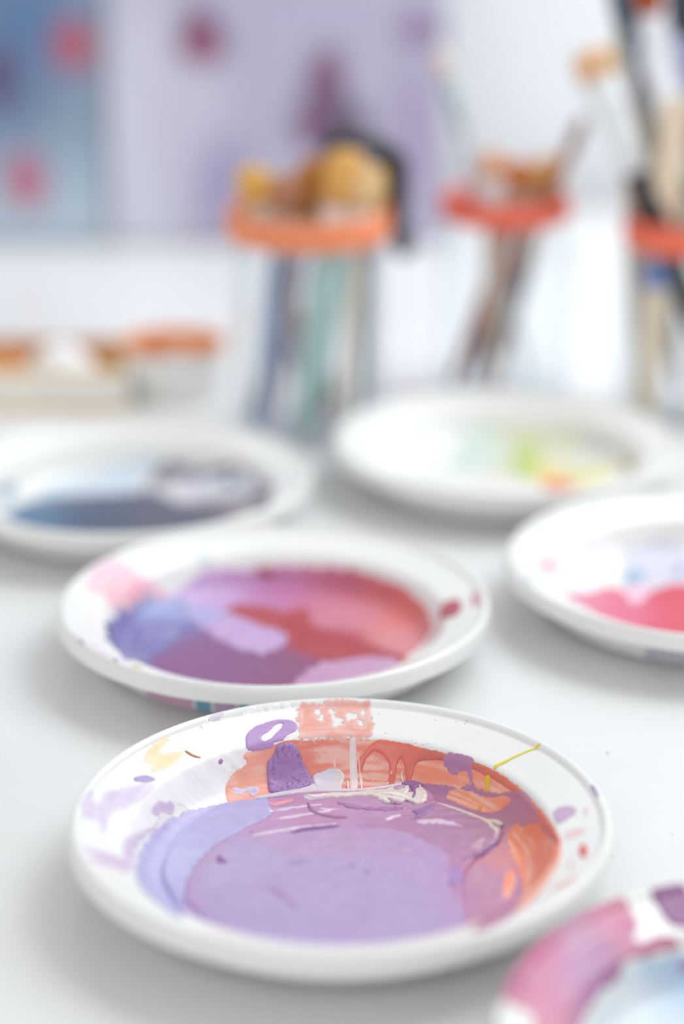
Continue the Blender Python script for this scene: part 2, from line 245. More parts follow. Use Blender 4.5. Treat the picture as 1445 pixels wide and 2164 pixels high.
{'n':'yellow_paint','c':(234,196,40),'p':[(51.6,46.6),(52.4,47.2),(53.8,46.2),(53.3,45.0),(53.1,43.5),(52.8,42.7),(51.6,44.5),(52.3,44.9)],'th':0.4,'en':0.2},
{'n':'yellow_paint','c':(238,170,60),'p':[(48.8,39.5),(49.6,41.3),(50.6,41.2),(50.7,40.1),(49.7,39.0)],'th':0.3,'en':0.2},
{'n':'white_paint','c':(244,236,236),'p':[(52.0,48.4),(54.0,46.6),(56.1,44.5),(55.6,44.2),(54.0,45.9),(52.7,47.2)],'th':0.4,'en':0.2},
{'n':'lilac_paint','c':(204,176,204),'p':[(72.4,13.7),(78.0,13.4),(81.2,7.1),(76.6,4.4),(73.4,2.5),(73.0,5.9)],'th':0.2,'en':0.4},
{'n':'red_paint','c':(226,70,74),'p':[(78.4,-16.9),(80.4,-16.2),(80.6,-21.2),(80.0,-26.9),(78.5,-26.4),(78.0,-22.7)],'th':0.3,'en':0.4},
{'n':'red_paint','c':(240,150,146),'p':[(82.1,6.6),(83.9,9.0),(84.7,6.8),(83.8,3.4),(82.5,2.8)],'th':0.2,'en':0.4,'ws':0.7},
{'n':'red_paint','c':(240,176,172),'p':[(74.8,-3.8),(78.9,-3.1),(82.1,-5.5),(81.2,-8.8),(77.7,-9.4),(74.2,-10.0),(74.9,-7.3)],'th':0.15,'en':0.8,'ws':0.7},
{'n':'red_paint','c':(238,160,150),'p':[(74.0,-25.6),(75.8,-24.6),(75.8,-29.8),(74.5,-34.7),(73.6,-31.9)],'th':0.2,'en':0.5,'ws':0.7},
{'n':'red_paint','c':(242,170,146),'p':[(66.7,-42.7),(71.0,-40.7),(76.5,-37.9),(75.3,-44.5),(71.4,-45.5),(67.5,-46.4)],'th':0.15,'en':0.7,'ws':0.7},
{'n':'purple_paint','c':(172,140,200),'p':[(85.8,19.5),(87.2,18.0),(88.1,11.4),(87.6,9.4),(86.7,13.5)],'th':0.2,'en':0.2},
{'n':'paint_speck','c':(150,90,120),'p':[(-33.0,80.5),(-32.8,80.6),(-32.7,80.6),(-32.8,80.4)],'th':0.15,'en':0},
{'n':'paint_speck','c':(150,90,120),'p':[(46.1,76.8),(46.2,76.8),(46.4,76.7),(46.3,76.7)],'th':0.15,'en':0},
{'n':'paint_speck','c':(150,90,120),'p':[(46.1,73.5),(46.5,73.6),(46.8,73.2),(46.5,73.2)],'th':0.15,'en':0},
{'n':'paint_speck','c':(150,90,120),'p':[(45.4,72.4),(45.7,72.6),(46.1,72.3),(45.7,72.1)],'th':0.15,'en':0},
{'n':'paint_speck','c':(150,90,120),'p':[(34.8,76.5),(35.1,76.6),(35.3,76.4),(35.0,76.2)],'th':0.15,'en':0},
{'n':'paint_speck','c':(150,90,120),'p':[(42.2,74.4),(42.5,74.5),(42.8,74.3),(42.5,74.1)],'th':0.15,'en':0},
{'n':'paint_speck','c':(150,90,120),'p':[(16.2,72.9),(16.5,73.0),(16.8,72.8),(16.5,72.6)],'th':0.15,'en':0},
{'n':'paint_speck','c':(150,90,120),'p':[(30.9,65.7),(31.2,65.7),(31.5,65.5),(31.2,65.5)],'th':0.15,'en':0},
{'n':'paint_speck','c':(150,90,120),'p':[(25.8,67.9),(26.0,67.9),(26.2,67.8),(26.0,67.8)],'th':0.15,'en':0},
{'n':'paint_speck','c':(150,90,120),'p':[(27.2,67.0),(27.4,67.1),(27.6,66.9),(27.4,66.8)],'th':0.15,'en':0},
{'n':'paint_speck','c':(150,90,120),'p':[(29.7,65.7),(30.0,65.8),(30.2,65.6),(30.0,65.6)],'th':0.15,'en':0},
{'n':'paint_speck','c':(150,90,120),'p':[(31.8,65.6),(32.0,65.7),(32.2,65.5),(32.0,65.4)],'th':0.15,'en':0},
{'n':'paint_speck','c':(150,90,120),'p':[(7.5,71.0),(7.7,71.0),(8.0,70.9),(7.7,70.9)],'th':0.15,'en':0},
{'n':'paint_speck','c':(150,90,120),'p':[(-0.1,70.2),(0.2,70.2),(0.5,70.2),(0.2,70.1)],'th':0.15,'en':0},
{'n':'paint_speck','c':(150,90,120),'p':[(-12.6,67.2),(-12.4,67.4),(-12.1,67.3),(-12.4,67.2)],'th':0.15,'en':0},
{'n':'paint_speck','c':(150,90,120),'p':[(-9.1,68.9),(-8.9,68.9),(-8.7,68.9),(-8.9,68.8)],'th':0.15,'en':0},
{'n':'paint_speck','c':(150,90,120),'p':[(13.8,82.3),(14.0,82.5),(14.3,82.2),(14.0,82.0)],'th':0.15,'en':0},
{'n':'paint_speck','c':(150,90,120),'p':[(-14.5,82.0),(-14.3,82.2),(-14.1,82.0),(-14.3,81.9)],'th':0.15,'en':0},
{'n':'paint_speck','c':(150,90,120),'p':[(54.9,56.8),(55.0,56.9),(55.2,56.7),(55.0,56.6)],'th':0.15,'en':0}],'b2':[{'n':'pink_paint','c':(244,196,216),'p':[(-83.8,31.6),(-75.3,48.5),(-70.2,50.9),(-60.1,41.8),(-51.2,46.5),(-46.1,46.7),(-53.8,37.9),(-61.2,28.0),(-67.9,13.4),(-71.9,5.4),(-75.2,18.1),(-81.9,15.0)],'th':0.2,'en':1.5,'st':0.4,'ws':0.7,'cols':[(-68.7,35.0,10,246,188,212),(-78.6,42.9,8,240,214,230),(-63.2,28.6,8,244,170,176)]},
{'n':'magenta_paint','c':(172,84,128),'p':[(-41.2,54.3),(-36.2,60.4),(-25.8,65.6),(-9.8,68.7),(6.4,69.8),(23.7,66.2),(36.5,60.5),(51.2,48.7),(61.3,33.8),(66.0,19.9),(67.5,6.7),(62.2,-1.6),(53.8,-14.9),(58,-40),(40,-55),(15,-67),(-10,-68),(-35,-60),(-55,-44),(-64,-28),(-68.4,-22.4),(-70.2,6.9),(-61.3,29.6),(-52.0,42.5)],'th':1.0,'en':0.9,'rg':0.4,'cols':[(-25.7,62.6,12.2,200,160,210),(-33.9,54.9,10.8,206,176,222),(-6.5,65.7,12.2,190,124,174),(10.7,66.2,12.2,196,116,160),(28.0,61.8,9.5,192,90,116),(44.9,50.1,10.8,212,100,106),(59.0,25.3,10.8,222,112,108),(23.7,53.5,9.5,206,124,152),(36.4,39.7,9.5,212,134,152),(52.5,12.9,9.5,218,138,146),(28.0,29.1,8.1,208,124,150),(24.0,-2.1,10.8,180,68,86),(-35.4,-17.0,14.9,140,88,140),(-15.4,-21.8,14.9,138,84,134),(4.4,-24.3,13.5,140,78,120),(-58.3,17.4,13.5,122,120,180),(-64.6,-1.7,12.2,128,118,178)]},
{'n':'red_paint','c':(176,58,70),'p':[(-24.4,36.6),(-18.6,45.4),(-7.9,43.2),(5.0,34.5),(11.1,41.1),(15.4,36.7),(13.5,24.9),(23.9,12.2),(36.1,1.9),(50.0,-9.4),(55.8,-13.5),(47.8,-18.2),(32.0,-18.9),(20.1,-16.0),(7.9,-3.1),(-4.8,13.3),(-15.5,24.9)],'th':0.2,'en':2.5,'st':0.15,'bu':0.8},
{'n':'periwinkle_paint','c':(138,144,200),'p':[(-68.6,-24.0),(-70.6,5.4),(-64.9,25.0),(-54.0,41.0),(-42.1,49.7),(-35.1,39.7),(-37.9,18.4),(-44.7,0.3),(-53.2,-17.3),(-54.9,-55.7),(-62.2,-40.2)],'th':0.6,'en':3.5,'st':0.25,'cols':[(-51.8,38.4,8,150,162,212),(-65.3,6.3,8,116,112,176),(-51.8,12.9,8,130,128,188)]},
{'n':'lavender_paint','c':(190,168,220),'p':[(-44.1,47.7),(-33.2,43.0),(-19.9,30.2),(-7.1,21.1),(4.5,10.7),(4.2,0.9),(-1.0,-9.1),(-6.9,-11.1),(-16.2,-5.1),(-26.9,7.0),(-36.0,21.1),(-42.3,36.9)],'th':0.6,'en':3.5,'st':0.35,'cols':[(-35.1,39.7,7,176,170,222),(-8.6,8.1,10,196,164,214)]},
{'n':'lavender_paint','c':(196,150,190),'p':[(14.2,-21.8),(28.0,-16.0),(43.9,-14.7),(53.9,-13.4),(48.6,-61.2),(35,-60),(15,-67),(5,-62)],'th':0.4,'en':3.5,'st':0.3},
{'n':'red_paint','c':(160,50,60),'p':[(-10.9,68.3),(-6.6,69.4),(-1.8,67.5),(-4.4,66.5),(-9.1,67.2)],'th':0.4,'en':0.5},
{'n':'red_paint','c':(186,92,106),'p':[(70.7,11.2),(76.8,13.6),(79.7,6.4),(78.7,-4.1),(73.8,-6.9),(69.9,2.3)],'th':0.3,'en':0.5},
{'n':'red_paint','c':(206,150,164),'p':[(83.7,10.7),(85.9,13.9),(87.1,3.9),(85.8,-3.6),(83.5,-2.4)],'th':0.3,'en':0.5},
{'n':'lilac_paint','c':(226,206,226),'p':[(-83.6,-36.8),(-76.6,-38.9),(-62.9,-51.3),(-53.3,-53.0),(-61.2,-66.1),(-74.0,-53.0)],'th':0.2,'en':0.6,'ws':0.7},
{'n':'teal_paint','c':(200,226,230),'p':[(-37.4,64.1),(-32.2,67.0),(-30.0,64.6),(-35.2,61.8)],'th':0.2,'en':0.5},
{'n':'green_paint','c':(70,110,120),'p':[(-78.7,-44.8),(-76.3,-45.0),(-74.2,-50.2),(-76.7,-48.6)],'th':0.3,'en':0.3},
{'n':'green_paint','c':(70,120,110),'p':[(-62.5,-64.7),(-60.2,-64.6),(-59.2,-67.6),(-61.5,-66.6)],'th':0.3,'en':0.2},
{'n':'yellow_paint','c':(206,196,80),'p':[(-54.4,-60.2),(-50.8,-59.3),(-50.2,-72.9),(-54.0,-71.5)],'th':0.3,'en':0.3}],'b3':[{'n':'slate_paint','c':(72,86,110),'p':[(-62.9,-3.5),(-58.0,11.1),(-45.3,24.4),(-25.9,24.7),(-9.3,28.4),(5.0,32.1),(7.5,60.9),(17.4,63.9),(35.5,54.8),(46.1,43.6),(59.2,26.2),(71.9,-25.5),(69.6,-57.4),(53.4,-5.7),(45,-52),(20,-66),(0,-69),(-30,-64),(-55,-46),(-70,-22)],'th':1,'en':1.5,'rg':0.3,'cols':[(-51.0,-4.3,14,74,112,150),(-18.6,3.1,14,70,84,112),(17.1,3.1,14,84,86,104),(45.0,17.2,10,128,120,132),(62.1,13.8,9,150,142,152)]},
{'n':'painted_highlight','c':(178,174,188),'p':[(5.0,32.1),(4.7,64.5),(12.2,67.5),(32.9,58.2),(50.9,49.3),(66.6,24.8),(73.7,-9.1),(68.8,-36.0),(53.1,-0.8),(37.7,17.4),(28.8,6.6),(18.4,17.4)],'th':0.5,'en':2,'st':0.5,'cols':[(27.6,24.7,8,214,214,226),(46.1,43.6,6,110,108,124),(7.5,60.9,7,130,128,144),(64.3,19.1,8,160,150,162),(40.8,6.6,8,150,140,148)]},
{'n':'painted_highlight','c':(214,220,232),'p':[(31.0,46.8),(38.2,52.4),(51.0,47.1),(62.8,30.1),(66.9,16.2),(56.7,25.8),(44.6,24.4),(34.6,28.3)],'th':0.5,'en':2,'st':0.3},
{'n':'black_paint','c':(52,54,66),'p':[(41.6,44.4),(45.9,47.2),(51.1,42.4),(49.8,37.2),(45.3,34.6)],'th':0.4,'en':0.5},
{'n':'painted_glare','c':(110,150,180),'p':[(-68.4,12.2),(-65.3,22.9),(-61.3,27.5),(-62.5,18.0),(-65.7,7.7)],'th':0.3,'en':1},
{'n':'painted_glare','c':(210,226,240),'p':[(-55.7,29.1),(-34.4,55.3),(-0.5,70.2),(9.6,69.0),(2.5,61.1),(2.2,35.9),(-11.9,30.6),(-26.3,27.7),(-45.7,27.3)],'th':0.2,'en':2,'st':0.4}],'b4':[{'n':'white_paint','c':(250,252,252),'p':[(-77.0,11.2),(-66.3,48.4),(-45.1,64.0),(-29.2,63.9),(-24.2,55.0),(-36.4,14.4),(-51.9,6.2),(-66.9,7.4)],'th':0.6,'en':2},  # glare on the bowl's inner back wall, laid in as pale blue-white colour
{'n':'sage_paint','c':(226,230,216),'p':[(-23.9,64.6),(0.1,70.7),(26.0,63.9),(50.7,52.0),(67.7,22.5),(66.4,9.2),(46.9,-9.2),(26.2,-18.1),(9.6,-10.5),(3.5,6.5),(-16.2,14.4)],'th':0.5,'en':2,'st':0.2,'cols':[(-14.7,38.8,12,220,238,230),(24.0,38.7,14,228,230,206),(56.6,31.8,12,226,228,222),(7.8,-1.3,10,226,222,180)]},
{'n':'green_paint','c':(200,222,140),'p':[(4.1,14.4),(9.8,55.1),(15.7,63.7),(22.9,55.0),(22.5,22.5),(15.2,-2.8),(6.6,-1.3)],'th':0.5,'en':1,'cols':[(13.7,55.1,8,206,224,150),(14.2,14.4,8,196,220,130)]},
{'n':'yellow_paint','c':(232,220,150),'p':[(16.7,14.4),(24.7,18.4),(33.6,6.5),(57.6,17.6),(61.0,4.9),(44.0,-13.0),(28.6,-18.1),(19.5,-10.5),(14.1,-1.3)],'th':0.5,'en':1,'st':0.3,'cols':[(21.0,6.5,7,246,216,130),(45.3,-1.4,10,226,222,160)]},
{'n':'red_paint','c':(226,140,128),'p':[(19.1,-9.0),(27.2,-7.4),(37.7,-13.5),(33.2,-21.1),(28,-64),(15,-68),(18.7,-19.6)],'th':0.6,'en':0.6},
{'n':'teal_paint','c':(206,234,226),'p':[(-29.9,18.4),(-21.2,38.7),(-15.5,26.5),(-20.4,6.5)],'th':0.3,'en':1},
{'n':'brown_paint','c':(200,180,140),'p':[(62.4,16.5),(66.9,13.7),(68.4,-3.5),(64.2,0.4)],'th':0.3,'en':0.6},
{'n':'painted_glare','c':(206,216,224),'p':[(47.9,45.4),(55.0,42.6),(61.5,31.9),(56.8,33.3)],'th':0.3,'en':1}],'b5':[{'n':'white_paint','c':(250,250,254),'p':[(-71.5,27.0),(-60.8,47.8),(-44.1,57.3),(-32.3,59.9),(-31.7,44.9),(-43.4,21.2),(-57.6,9.5),(-66.0,12.6)],'th':0.6,'en':2},
{'n':'lavender_paint','c':(214,214,230),'p':[(-32.3,58.8),(-15.7,66.2),(-1.8,68.7),(40,30),(50,0),(20,-20),(-17.3,21.4),(-30.3,21.4),(-34.6,38.9)],'th':0.4,'en':2,'st':0.3},
{'n':'rose_paint','c':(222,84,116),'p':[(-65.1,10.4),(-55.3,10.7),(-47.3,15.4),(-41.2,21.3),(-34.2,8.8),(-22.7,14.5),(-7.8,27.3),(30,-5),(55,-20),(60,-36),(40,-56),(20,-66),(-5,-68),(-44.0,-61.0),(-51.3,-10.5),(-59.4,2.7)],'th':1,'en':1.2,'rg':0.35,'cols':[(-44.9,8.6,8,230,110,140),(-53.8,5.1,7,232,140,166),(-34.1,-6.9,9,232,116,150),(-14.3,-1.3,14,222,72,100)]},
{'n':'pink_paint','c':(240,200,222),'p':[(-33.9,27.2),(-28.2,21.4),(-21.3,24.4),(-25.8,7.1),(-33.7,-4.1),(-36.9,4.3)],'th':0.4,'en':1,'st':0.3},
{'n':'pink_paint','c':(244,160,182),'p':[(-73.8,10.8),(-70.5,18.5),(-67.7,20.0),(-71.0,7.7),(-74.0,4.3)],'th':0.4,'en':0.4},
{'n':'painted_glare','c':(150,184,206),'p':[(-35.7,30.1),(-26.1,45.0),(-21.8,39.1),(-27.8,24.4),(-34.2,21.4)],'th':0.3,'en':1},
{'n':'painted_glare','c':(150,170,190),'p':[(-10.4,39.2),(-3.0,51.1),(-5.5,36.2),(-9.5,30.3)],'th':0.3,'en':1},
{'n':'painted_glare','c':(200,220,236),'p':[(-86.6,-23.7),(-82.5,-20.4),(-83.0,-33.9),(-86.1,-28.6)],'th':0.2,'en':0.6}],'b6':[{'n':'rose_paint','c':(218,120,160),'p':[(-92.0,19.2),(-90.4,25.7),(-86.8,36.0),(-81.8,46.4),(-75.9,55.5),(-69.3,63.5),(-63.1,69.7),(-59.5,72.8),(-54.5,76.6),(-47.4,81.2),(-41.2,68.6),(-44.7,62.9),(-42.0,61.6),(-37.7,64.5),(-33.9,66.2),(-29.9,65.2),(-28.3,65.5),(-30.9,63.9),(-40.8,58.3),(-47.6,54.2),(-49.1,50.7),(-56.3,42.2),(-60.2,34.8),(-64.1,26.5),(-68.1,16.8),(-78.8,7.1),(-78.6,17.7),(-80.7,20.1)],'th':0.4,'en':0.8,'st':0.35,'rim':90.5,'cols':[(-89.2,29.5,8,186,96,140),(-75.8,55.6,8,206,108,148),(-60.4,57.6,7,190,130,176),(-49.2,67.2,8,210,122,158),(-52.3,51.8,8,160,88,136),(-66.7,37.3,9,204,106,144),(-74.9,23.6,8,208,126,158),(-58.9,44.1,8,168,132,182),(-41.1,61.1,8,184,98,142),(-62.7,34.3,8,176,136,186)]},
{'n':'purple_paint','c':(150,98,146),'p':[(-38.9,85.6),(-33.6,87.8),(-29.0,89.4),(-20.1,78.6),(-18.9,72.6),(-22.9,69.8),(-27.8,69.1),(-31.8,69.9),(-33.4,73.0)],'th':0.5,'en':0.8},
{'n':'painted_glare','c':(206,224,240),'p':[(-56.4,41.4),(-49.2,49.8),(-47.3,53.5),(-40.8,58.1),(-34.3,61.4),(-23.2,66.6),(-17.5,65.9),(-14.8,55.9),(-26.1,35.5),(-42.3,28.9),(-57.7,27.1),(-60.4,31.3)],'th':0.4,'en':1.2,'st':0.4,'cols':[(-36.8,59.6,8,178,200,222),(-46.5,49.9,9,214,230,242),(-29.9,54.0,8,170,196,226),(-37.0,44.7,10,216,232,242)]},
{'n':'lilac_paint','c':(160,132,182),'p':[(-32.7,59.9),(-29.3,62.5),(-24.2,64.6),(-21.7,63.8),(-27.7,61.4)],'th':0.3,'en':0.8,'st':0.3}]}
WORLD=0.44; SKYL=12.4; FRONTL=8.0; WALLL=13.0; EXPO=0.5

# ------------------------------------------------------------------ the bowl
INNER = chaikin([(0, 2.2), (40, 2.2), (60, 2.4), (64, 3.6), (67, 6.5), (71.6, 16.0), (72.8, 17.2), (76, 18.3), (85.6, 22.0), (86.8, 22.2), (87.4, 23.4), (88.4, 24.3), (89.5, 24.5),
                 (90.6, 23.6), (91.3, 21), (91.6, 17.6)], 2, closed=False)
OUTER = chaikin([(91.6, 17.6), (91.2, 17.0), (90.4, 17.2), (89.9, 19.6), (88.2, 21.2), (76.6, 16.2), (75.6, 15.4), (75.2, 13.8), (74.5, 6.0), (74.0, 4.4), (72.8, 3.8),
                 (68.6, 3.4), (66.8, .6), (65.4, 0), (64.2, .2), (63.2, .9), (40, .9), (0, .9)], 2, closed=False)
def zprof(r):
    return np.interp(r, INNER[:, 0], INNER[:, 1])
def nprof(r):
    d = (zprof(r + .4) - zprof(np.maximum(r - .4, 0))) / (r + .4 - np.maximum(r - .4, 0))
    l = np.sqrt(1 + d * d)
    return -d / l, 1 / l

plastic = mat('white_bowl_plastic', (243, 244, 242), rough=.32, bump=.05, scale=40, var=.015, coat=.3)
_pr = [(r / 1000, z / 1000) for r, z in np.vstack([INNER, OUTER[1:]])]
_pr[0] = (1e-5, _pr[0][1]); _pr[-1] = (1e-5, _pr[-1][1])
_bv, _bf = lathe(_pr, 288)
bowl_mesh = None

def sdf_poly(P, X, Y):
    """signed distance, positive inside"""
    d = np.full(X.shape, 1e9); ins = np.zeros(X.shape, bool)
    n = len(P)
    for i in range(n):
        ax, ay = P[i]; bx, by = P[(i + 1) % n]
        ex, ey = bx - ax, by - ay
        wx, wy = X - ax, Y - ay
        L2 = ex * ex + ey * ey
        if L2 < 1e-9: continue
        t = np.clip((wx * ex + wy * ey) / L2, 0, 1)
        d = np.minimum(d, (wx - ex * t) ** 2 + (wy - ey * t) ** 2)
        c = ((ay <= Y) & (by > Y)) | ((by <= Y) & (ay > Y))
        if ey != 0: ins ^= c & (X < ax + (Y - ay) * ex / ey)
    d = np.sqrt(d)
    return np.where(ins, d, -d)

def paint_layers(bowl, layers, res, seed0):
    R = 91.0
    g = np.arange(-R, R + res, res)
    N = len(g)
    GX, GY = np.meshgrid(g, g, indexing='ij')
    H = np.zeros((N, N))
    for li, L in enumerate(layers):
        seed = seed0 + li * 3
        P = np.array(L['p'], float)
        small = len(P) <= 5
        P = chaikin(P, 2)
        x0, y0 = P.min(0) - 3; x1, y1 = P.max(0) + 3
        i0, i1 = np.searchsorted(g, [x0, x1]); j0, j1 = np.searchsorted(g, [y0, y1])
        i0 = max(i0, 0); j0 = max(j0, 0); i1 = min(i1, N); j1 = min(j1, N)
        rs = res
        X = GX[i0:i1, j0:j1]; Y = GY[i0:i1, j0:j1]
        Hb = H[i0:i1, j0:j1]
        if small:                                          # specks get a finer grid of their own
            xs = np.linspace(P[:, 0].min() - .2, P[:, 0].max() + .2, 12); ys = np.linspace(P[:, 1].min() - .2, P[:, 1].max() + .2, 12)
            rs = xs[1] - xs[0]
            ii = np.clip(np.searchsorted(g, xs), 0, N - 1); jj = np.clip(np.searchsorted(g, ys), 0, N - 1)
            X, Y = np.meshgrid(xs, ys, indexing='ij'); Hb = H[np.ix_(ii, jj)]
        if L['th'] >= .6 and not small:                    # a thick coat levels what lies under it
            n_ = int(max(1, round(2.0 / res)))
            for _ in range(3):
                for ax in (0, 1):
                    pd = np.pad(Hb, [(n_, n_) if a_ == ax else (0, 0) for a_ in (0, 1)], mode='edge')
                    cs = np.cumsum(pd, ax)
                    z_ = np.zeros_like(np.take(cs, [0], ax)); cs = np.concatenate([z_, cs], ax)
                    Hb = (np.take(cs, range(2 * n_ + 1, cs.shape[ax]), ax) - np.take(cs, range(0, cs.shape[ax] - 2 * n_ - 1), ax)) / (2 * n_ + 1)
        s = sdf_poly(P, X, Y)
        for h in L.get('h', []):
            s = np.minimum(s, -sdf_poly(chaikin(h, 2), X, Y))
        en = L['en']
        if en: s = s + en * (1.2 * (fbm(X / 3.5, Y / 3.5, seed, 2) - .5) + 1.2 * (fbm(X / 1.1, Y / 1.1, seed + 5, 3) - .5))
        r = np.hypot(X, Y); ang = np.arctan2(Y, X)
        s = np.minimum(s, L.get('rim', 89.6) - r)
        # height of this coat
        th = L['th']; w = max(.7, th)
        q = np.clip(s / w, 0, 1)
        own = th * np.sqrt(np.clip(1 - (1 - q) ** 2, 0, 1))
        bu = L.get('bu', .3)
        tang = fbm(ang * 9, r / 1.1, seed + 11, 3) - .5     # strokes run round the bowl
        flat = fbm(X / 14, Y / 1.6, seed + 13, 3) - .5      # palette knife pulls
        lump = fbm(X / 7, Y / 5, seed + 19, 3) - .5
        rel = np.where(r > 66, tang, flat * .45 + lump * .8)
        own = own + q * bu * (th * .55 + .06) * rel
        # colour of the paint itself
        if 'cols' in L:
            wt = 0; C = 0
            wx = X + 5 * (fbm(X / 9, Y / 4, seed + 23) - .5) * 2; wy = Y + 2.5 * (fbm(X / 9, Y / 4, seed + 29) - .5) * 2
            for cx, cy, sg, cr, cg, cb in L['cols']:
                k = np.exp(-((wx - cx) ** 2 + (wy - cy) ** 2) / (2 * (sg * .8) ** 2)) + 1e-9
                wt = wt + k; C = C + k[..., None] * np.array(lin((cr, cg, cb)))
            C = C / wt[..., None]
        else:
            C = np.ones(X.shape + (3,)) * np.array(lin(L['c']))
        vr = 1 + .10 * (fbm(X / 4, Y / 2.2, seed + 31) - .5) + .14 * (fbm(X / 11, Y / 1.0, seed + 37) - .5)
        C = C * vr[..., None]
        st = L.get('st', 0)
        if st:
            k = fbm(ang * 5, r / .55, seed + 41, 3) * .6 + fbm(ang * 2.5 + r / 30, r / 1.7, seed + 43, 2) * .4
            k2 = sstep(.47, .68, k) * st * sstep(.3, .55, fbm(X / 13, Y / 9, seed + 47))
            wcol = np.array(lin((250, 226, 214)))
            C = C * (1 - .75 * k2[..., None]) + wcol * .75 * k2[..., None]
        ws = L.get('ws', 0)                                # thin washes let the white plastic through
        if ws:
            k = ws * np.clip(.25 + .75 * (1 - sstep(0, 2.6, s)) + 1.1 * (fbm(ang * 7, r / 1.6, seed + 61, 3) - .5), 0, 1)
            C = C * (1 - k[..., None]) + np.array(lin((243, 242, 244))) * k[..., None]
        bl = L.get('bl')                                   # wet edge mixed into the neighbouring colour
        if bl:
            k = np.clip((1 - sstep(0, bl[3], s + 5 * (fbm(X / 8, Y / 2.5, seed + 71, 3) - .5))) * .6, 0, 1)
            C = C * (1 - k[..., None]) + np.array(lin(bl[:3])) * k[..., None]
        sp = L.get('sp', 0)
        if sp:
            k = sstep(.62, .72, fbm(X / .7, Y / .9, seed + 53, 2)) * sp * sstep(.3, .6, fbm(X / 5, Y / 4, seed + 59, 2) + .1)
            C = C * (1 - .75 * k[..., None]); own = own - .35 * k * q
        C = np.clip(C, 0, 1)
        # cut the patch at the outline: outside corners of border cells slide onto it
        ni, nj = X.shape
        ins = s > 0
        if not ins.any(): continue
        cell = ins[:-1, :-1] | ins[1:, :-1] | ins[:-1, 1:] | ins[1:, 1:]
        gx, gy = np.gradient(s, X[1, 0] - X[0, 0], Y[0, 1] - Y[0, 0]); gl = np.hypot(gx, gy) + 1e-6
        mv = np.where(ins, 0, np.clip(-s, 0, rs * 1.5)) / np.maximum(gl, .5)
        PX = X + gx / gl * mv; PY = Y + gy / gl * mv
        pr = np.hypot(PX, PY); k = np.minimum(1, (L.get('rim', 89.6) + .4) / np.maximum(pr, 1e-6)); PX = PX * k; PY = PY * k
        pr = np.hypot(PX, PY)
        nr, nz = nprof(pr)
        hh = .035 + .02 * (li % 4) + Hb + own
        ux = np.where(pr > 1e-4, PX / np.maximum(pr, 1e-4), 0); uy = np.where(pr > 1e-4, PY / np.maximum(pr, 1e-4), 0)
        VX = PX + ux * nr * hh; VY = PY + uy * nr * hh; VZ = zprof(pr) + nz * hh
        ci, cj = np.nonzero(cell)
        quads = np.stack([ci * nj + cj, (ci + 1) * nj + cj, (ci + 1) * nj + cj + 1, ci * nj + cj + 1], 1)
        used = np.unique(quads); remap = np.full(ni * nj, -1); remap[used] = np.arange(len(used))
        V = np.stack([VX.ravel(), VY.ravel(), VZ.ravel()], 1)[used] / 1000
        Q = remap[quads]
        me = bpy.data.meshes.new(L['n'])
        me.vertices.add(len(V)); me.vertices.foreach_set('co', V.astype(np.float32).ravel())
        me.loops.add(len(Q) * 4); me.loops.foreach_set('vertex_index', Q.astype(np.int32).ravel())
        me.polygons.add(len(Q)); me.polygons.foreach_set('loop_start', np.arange(0, len(Q) * 4, 4, dtype=np.int32))
        me.polygons.foreach_set('use_smooth', np.ones(len(Q), bool))
        me.update(calc_edges=True)
        at_ = me.color_attributes.new('Col', 'FLOAT_COLOR', 'POINT')
        cc = np.ones((len(V), 4), np.float32); cc[:, :3] = C.reshape(-1, 3)[used]
        at_.data.foreach_set('color', cc.ravel())
        me.materials.append(paint_mat(L.get('rg', .45), bu))
        o = link(bpy.data.objects.new(L['n'], me), bowl)
        o['label'] = L['n'].replace('_', ' ') + (' fleck' if small else ' smeared in the bowl')
        if not small: H[i0:i1, j0:j1] = Hb + np.maximum(own, 0) * ins

def side_patch(bowl, name, col, a0, a1, t0, t1, rough=.4):
    """a dried run of paint on the outside of the bowl wall; angles in degrees, t along the outer outline"""
    O = OUTER; seg = np.r_[0, np.cumsum(np.hypot(*np.diff(O, axis=0).T))]
    V = []; C = []; n, m = 40, 24
    for i in range(n + 1):
        for j in range(m + 1):
            t = t0 + (t1 - t0) * j / m
            e = 1 + .25 * (float(fbm(t / 3.0, i * 0.0, int(a0) % 50)) - .5)
            a = math.radians((a0 + a1) / 2 + (a1 - a0) * (i / n - .5) * e)
            r = np.interp(t, seg, O[:, 0]); z = np.interp(t, seg, O[:, 1])
            r2 = np.interp(t + .1, seg, O[:, 0]); z2 = np.interp(t + .1, seg, O[:, 1])
            dr, dz = r2 - r, z2 - z; l = math.hypot(dr, dz)
            nx, nz = -dz / l, dr / l
            r += .12 * nx; z += .12 * nz
            V.append((r * math.cos(a) / 1000, r * math.sin(a) / 1000, max(z, .05) / 1000))
    Fs = [(i * (m + 1) + j, i * (m + 1) + j + 1, (i + 1) * (m + 1) + j + 1, (i + 1) * (m + 1) + j) for i in range(n) for j in range(m)]
    o = mesh_obj(name, V, Fs, mat('run_' + name, col, rough, bump=.1, scale=300), bowl)
    o['label'] = name.replace('_', ' ') + ' dried on the outer wall'

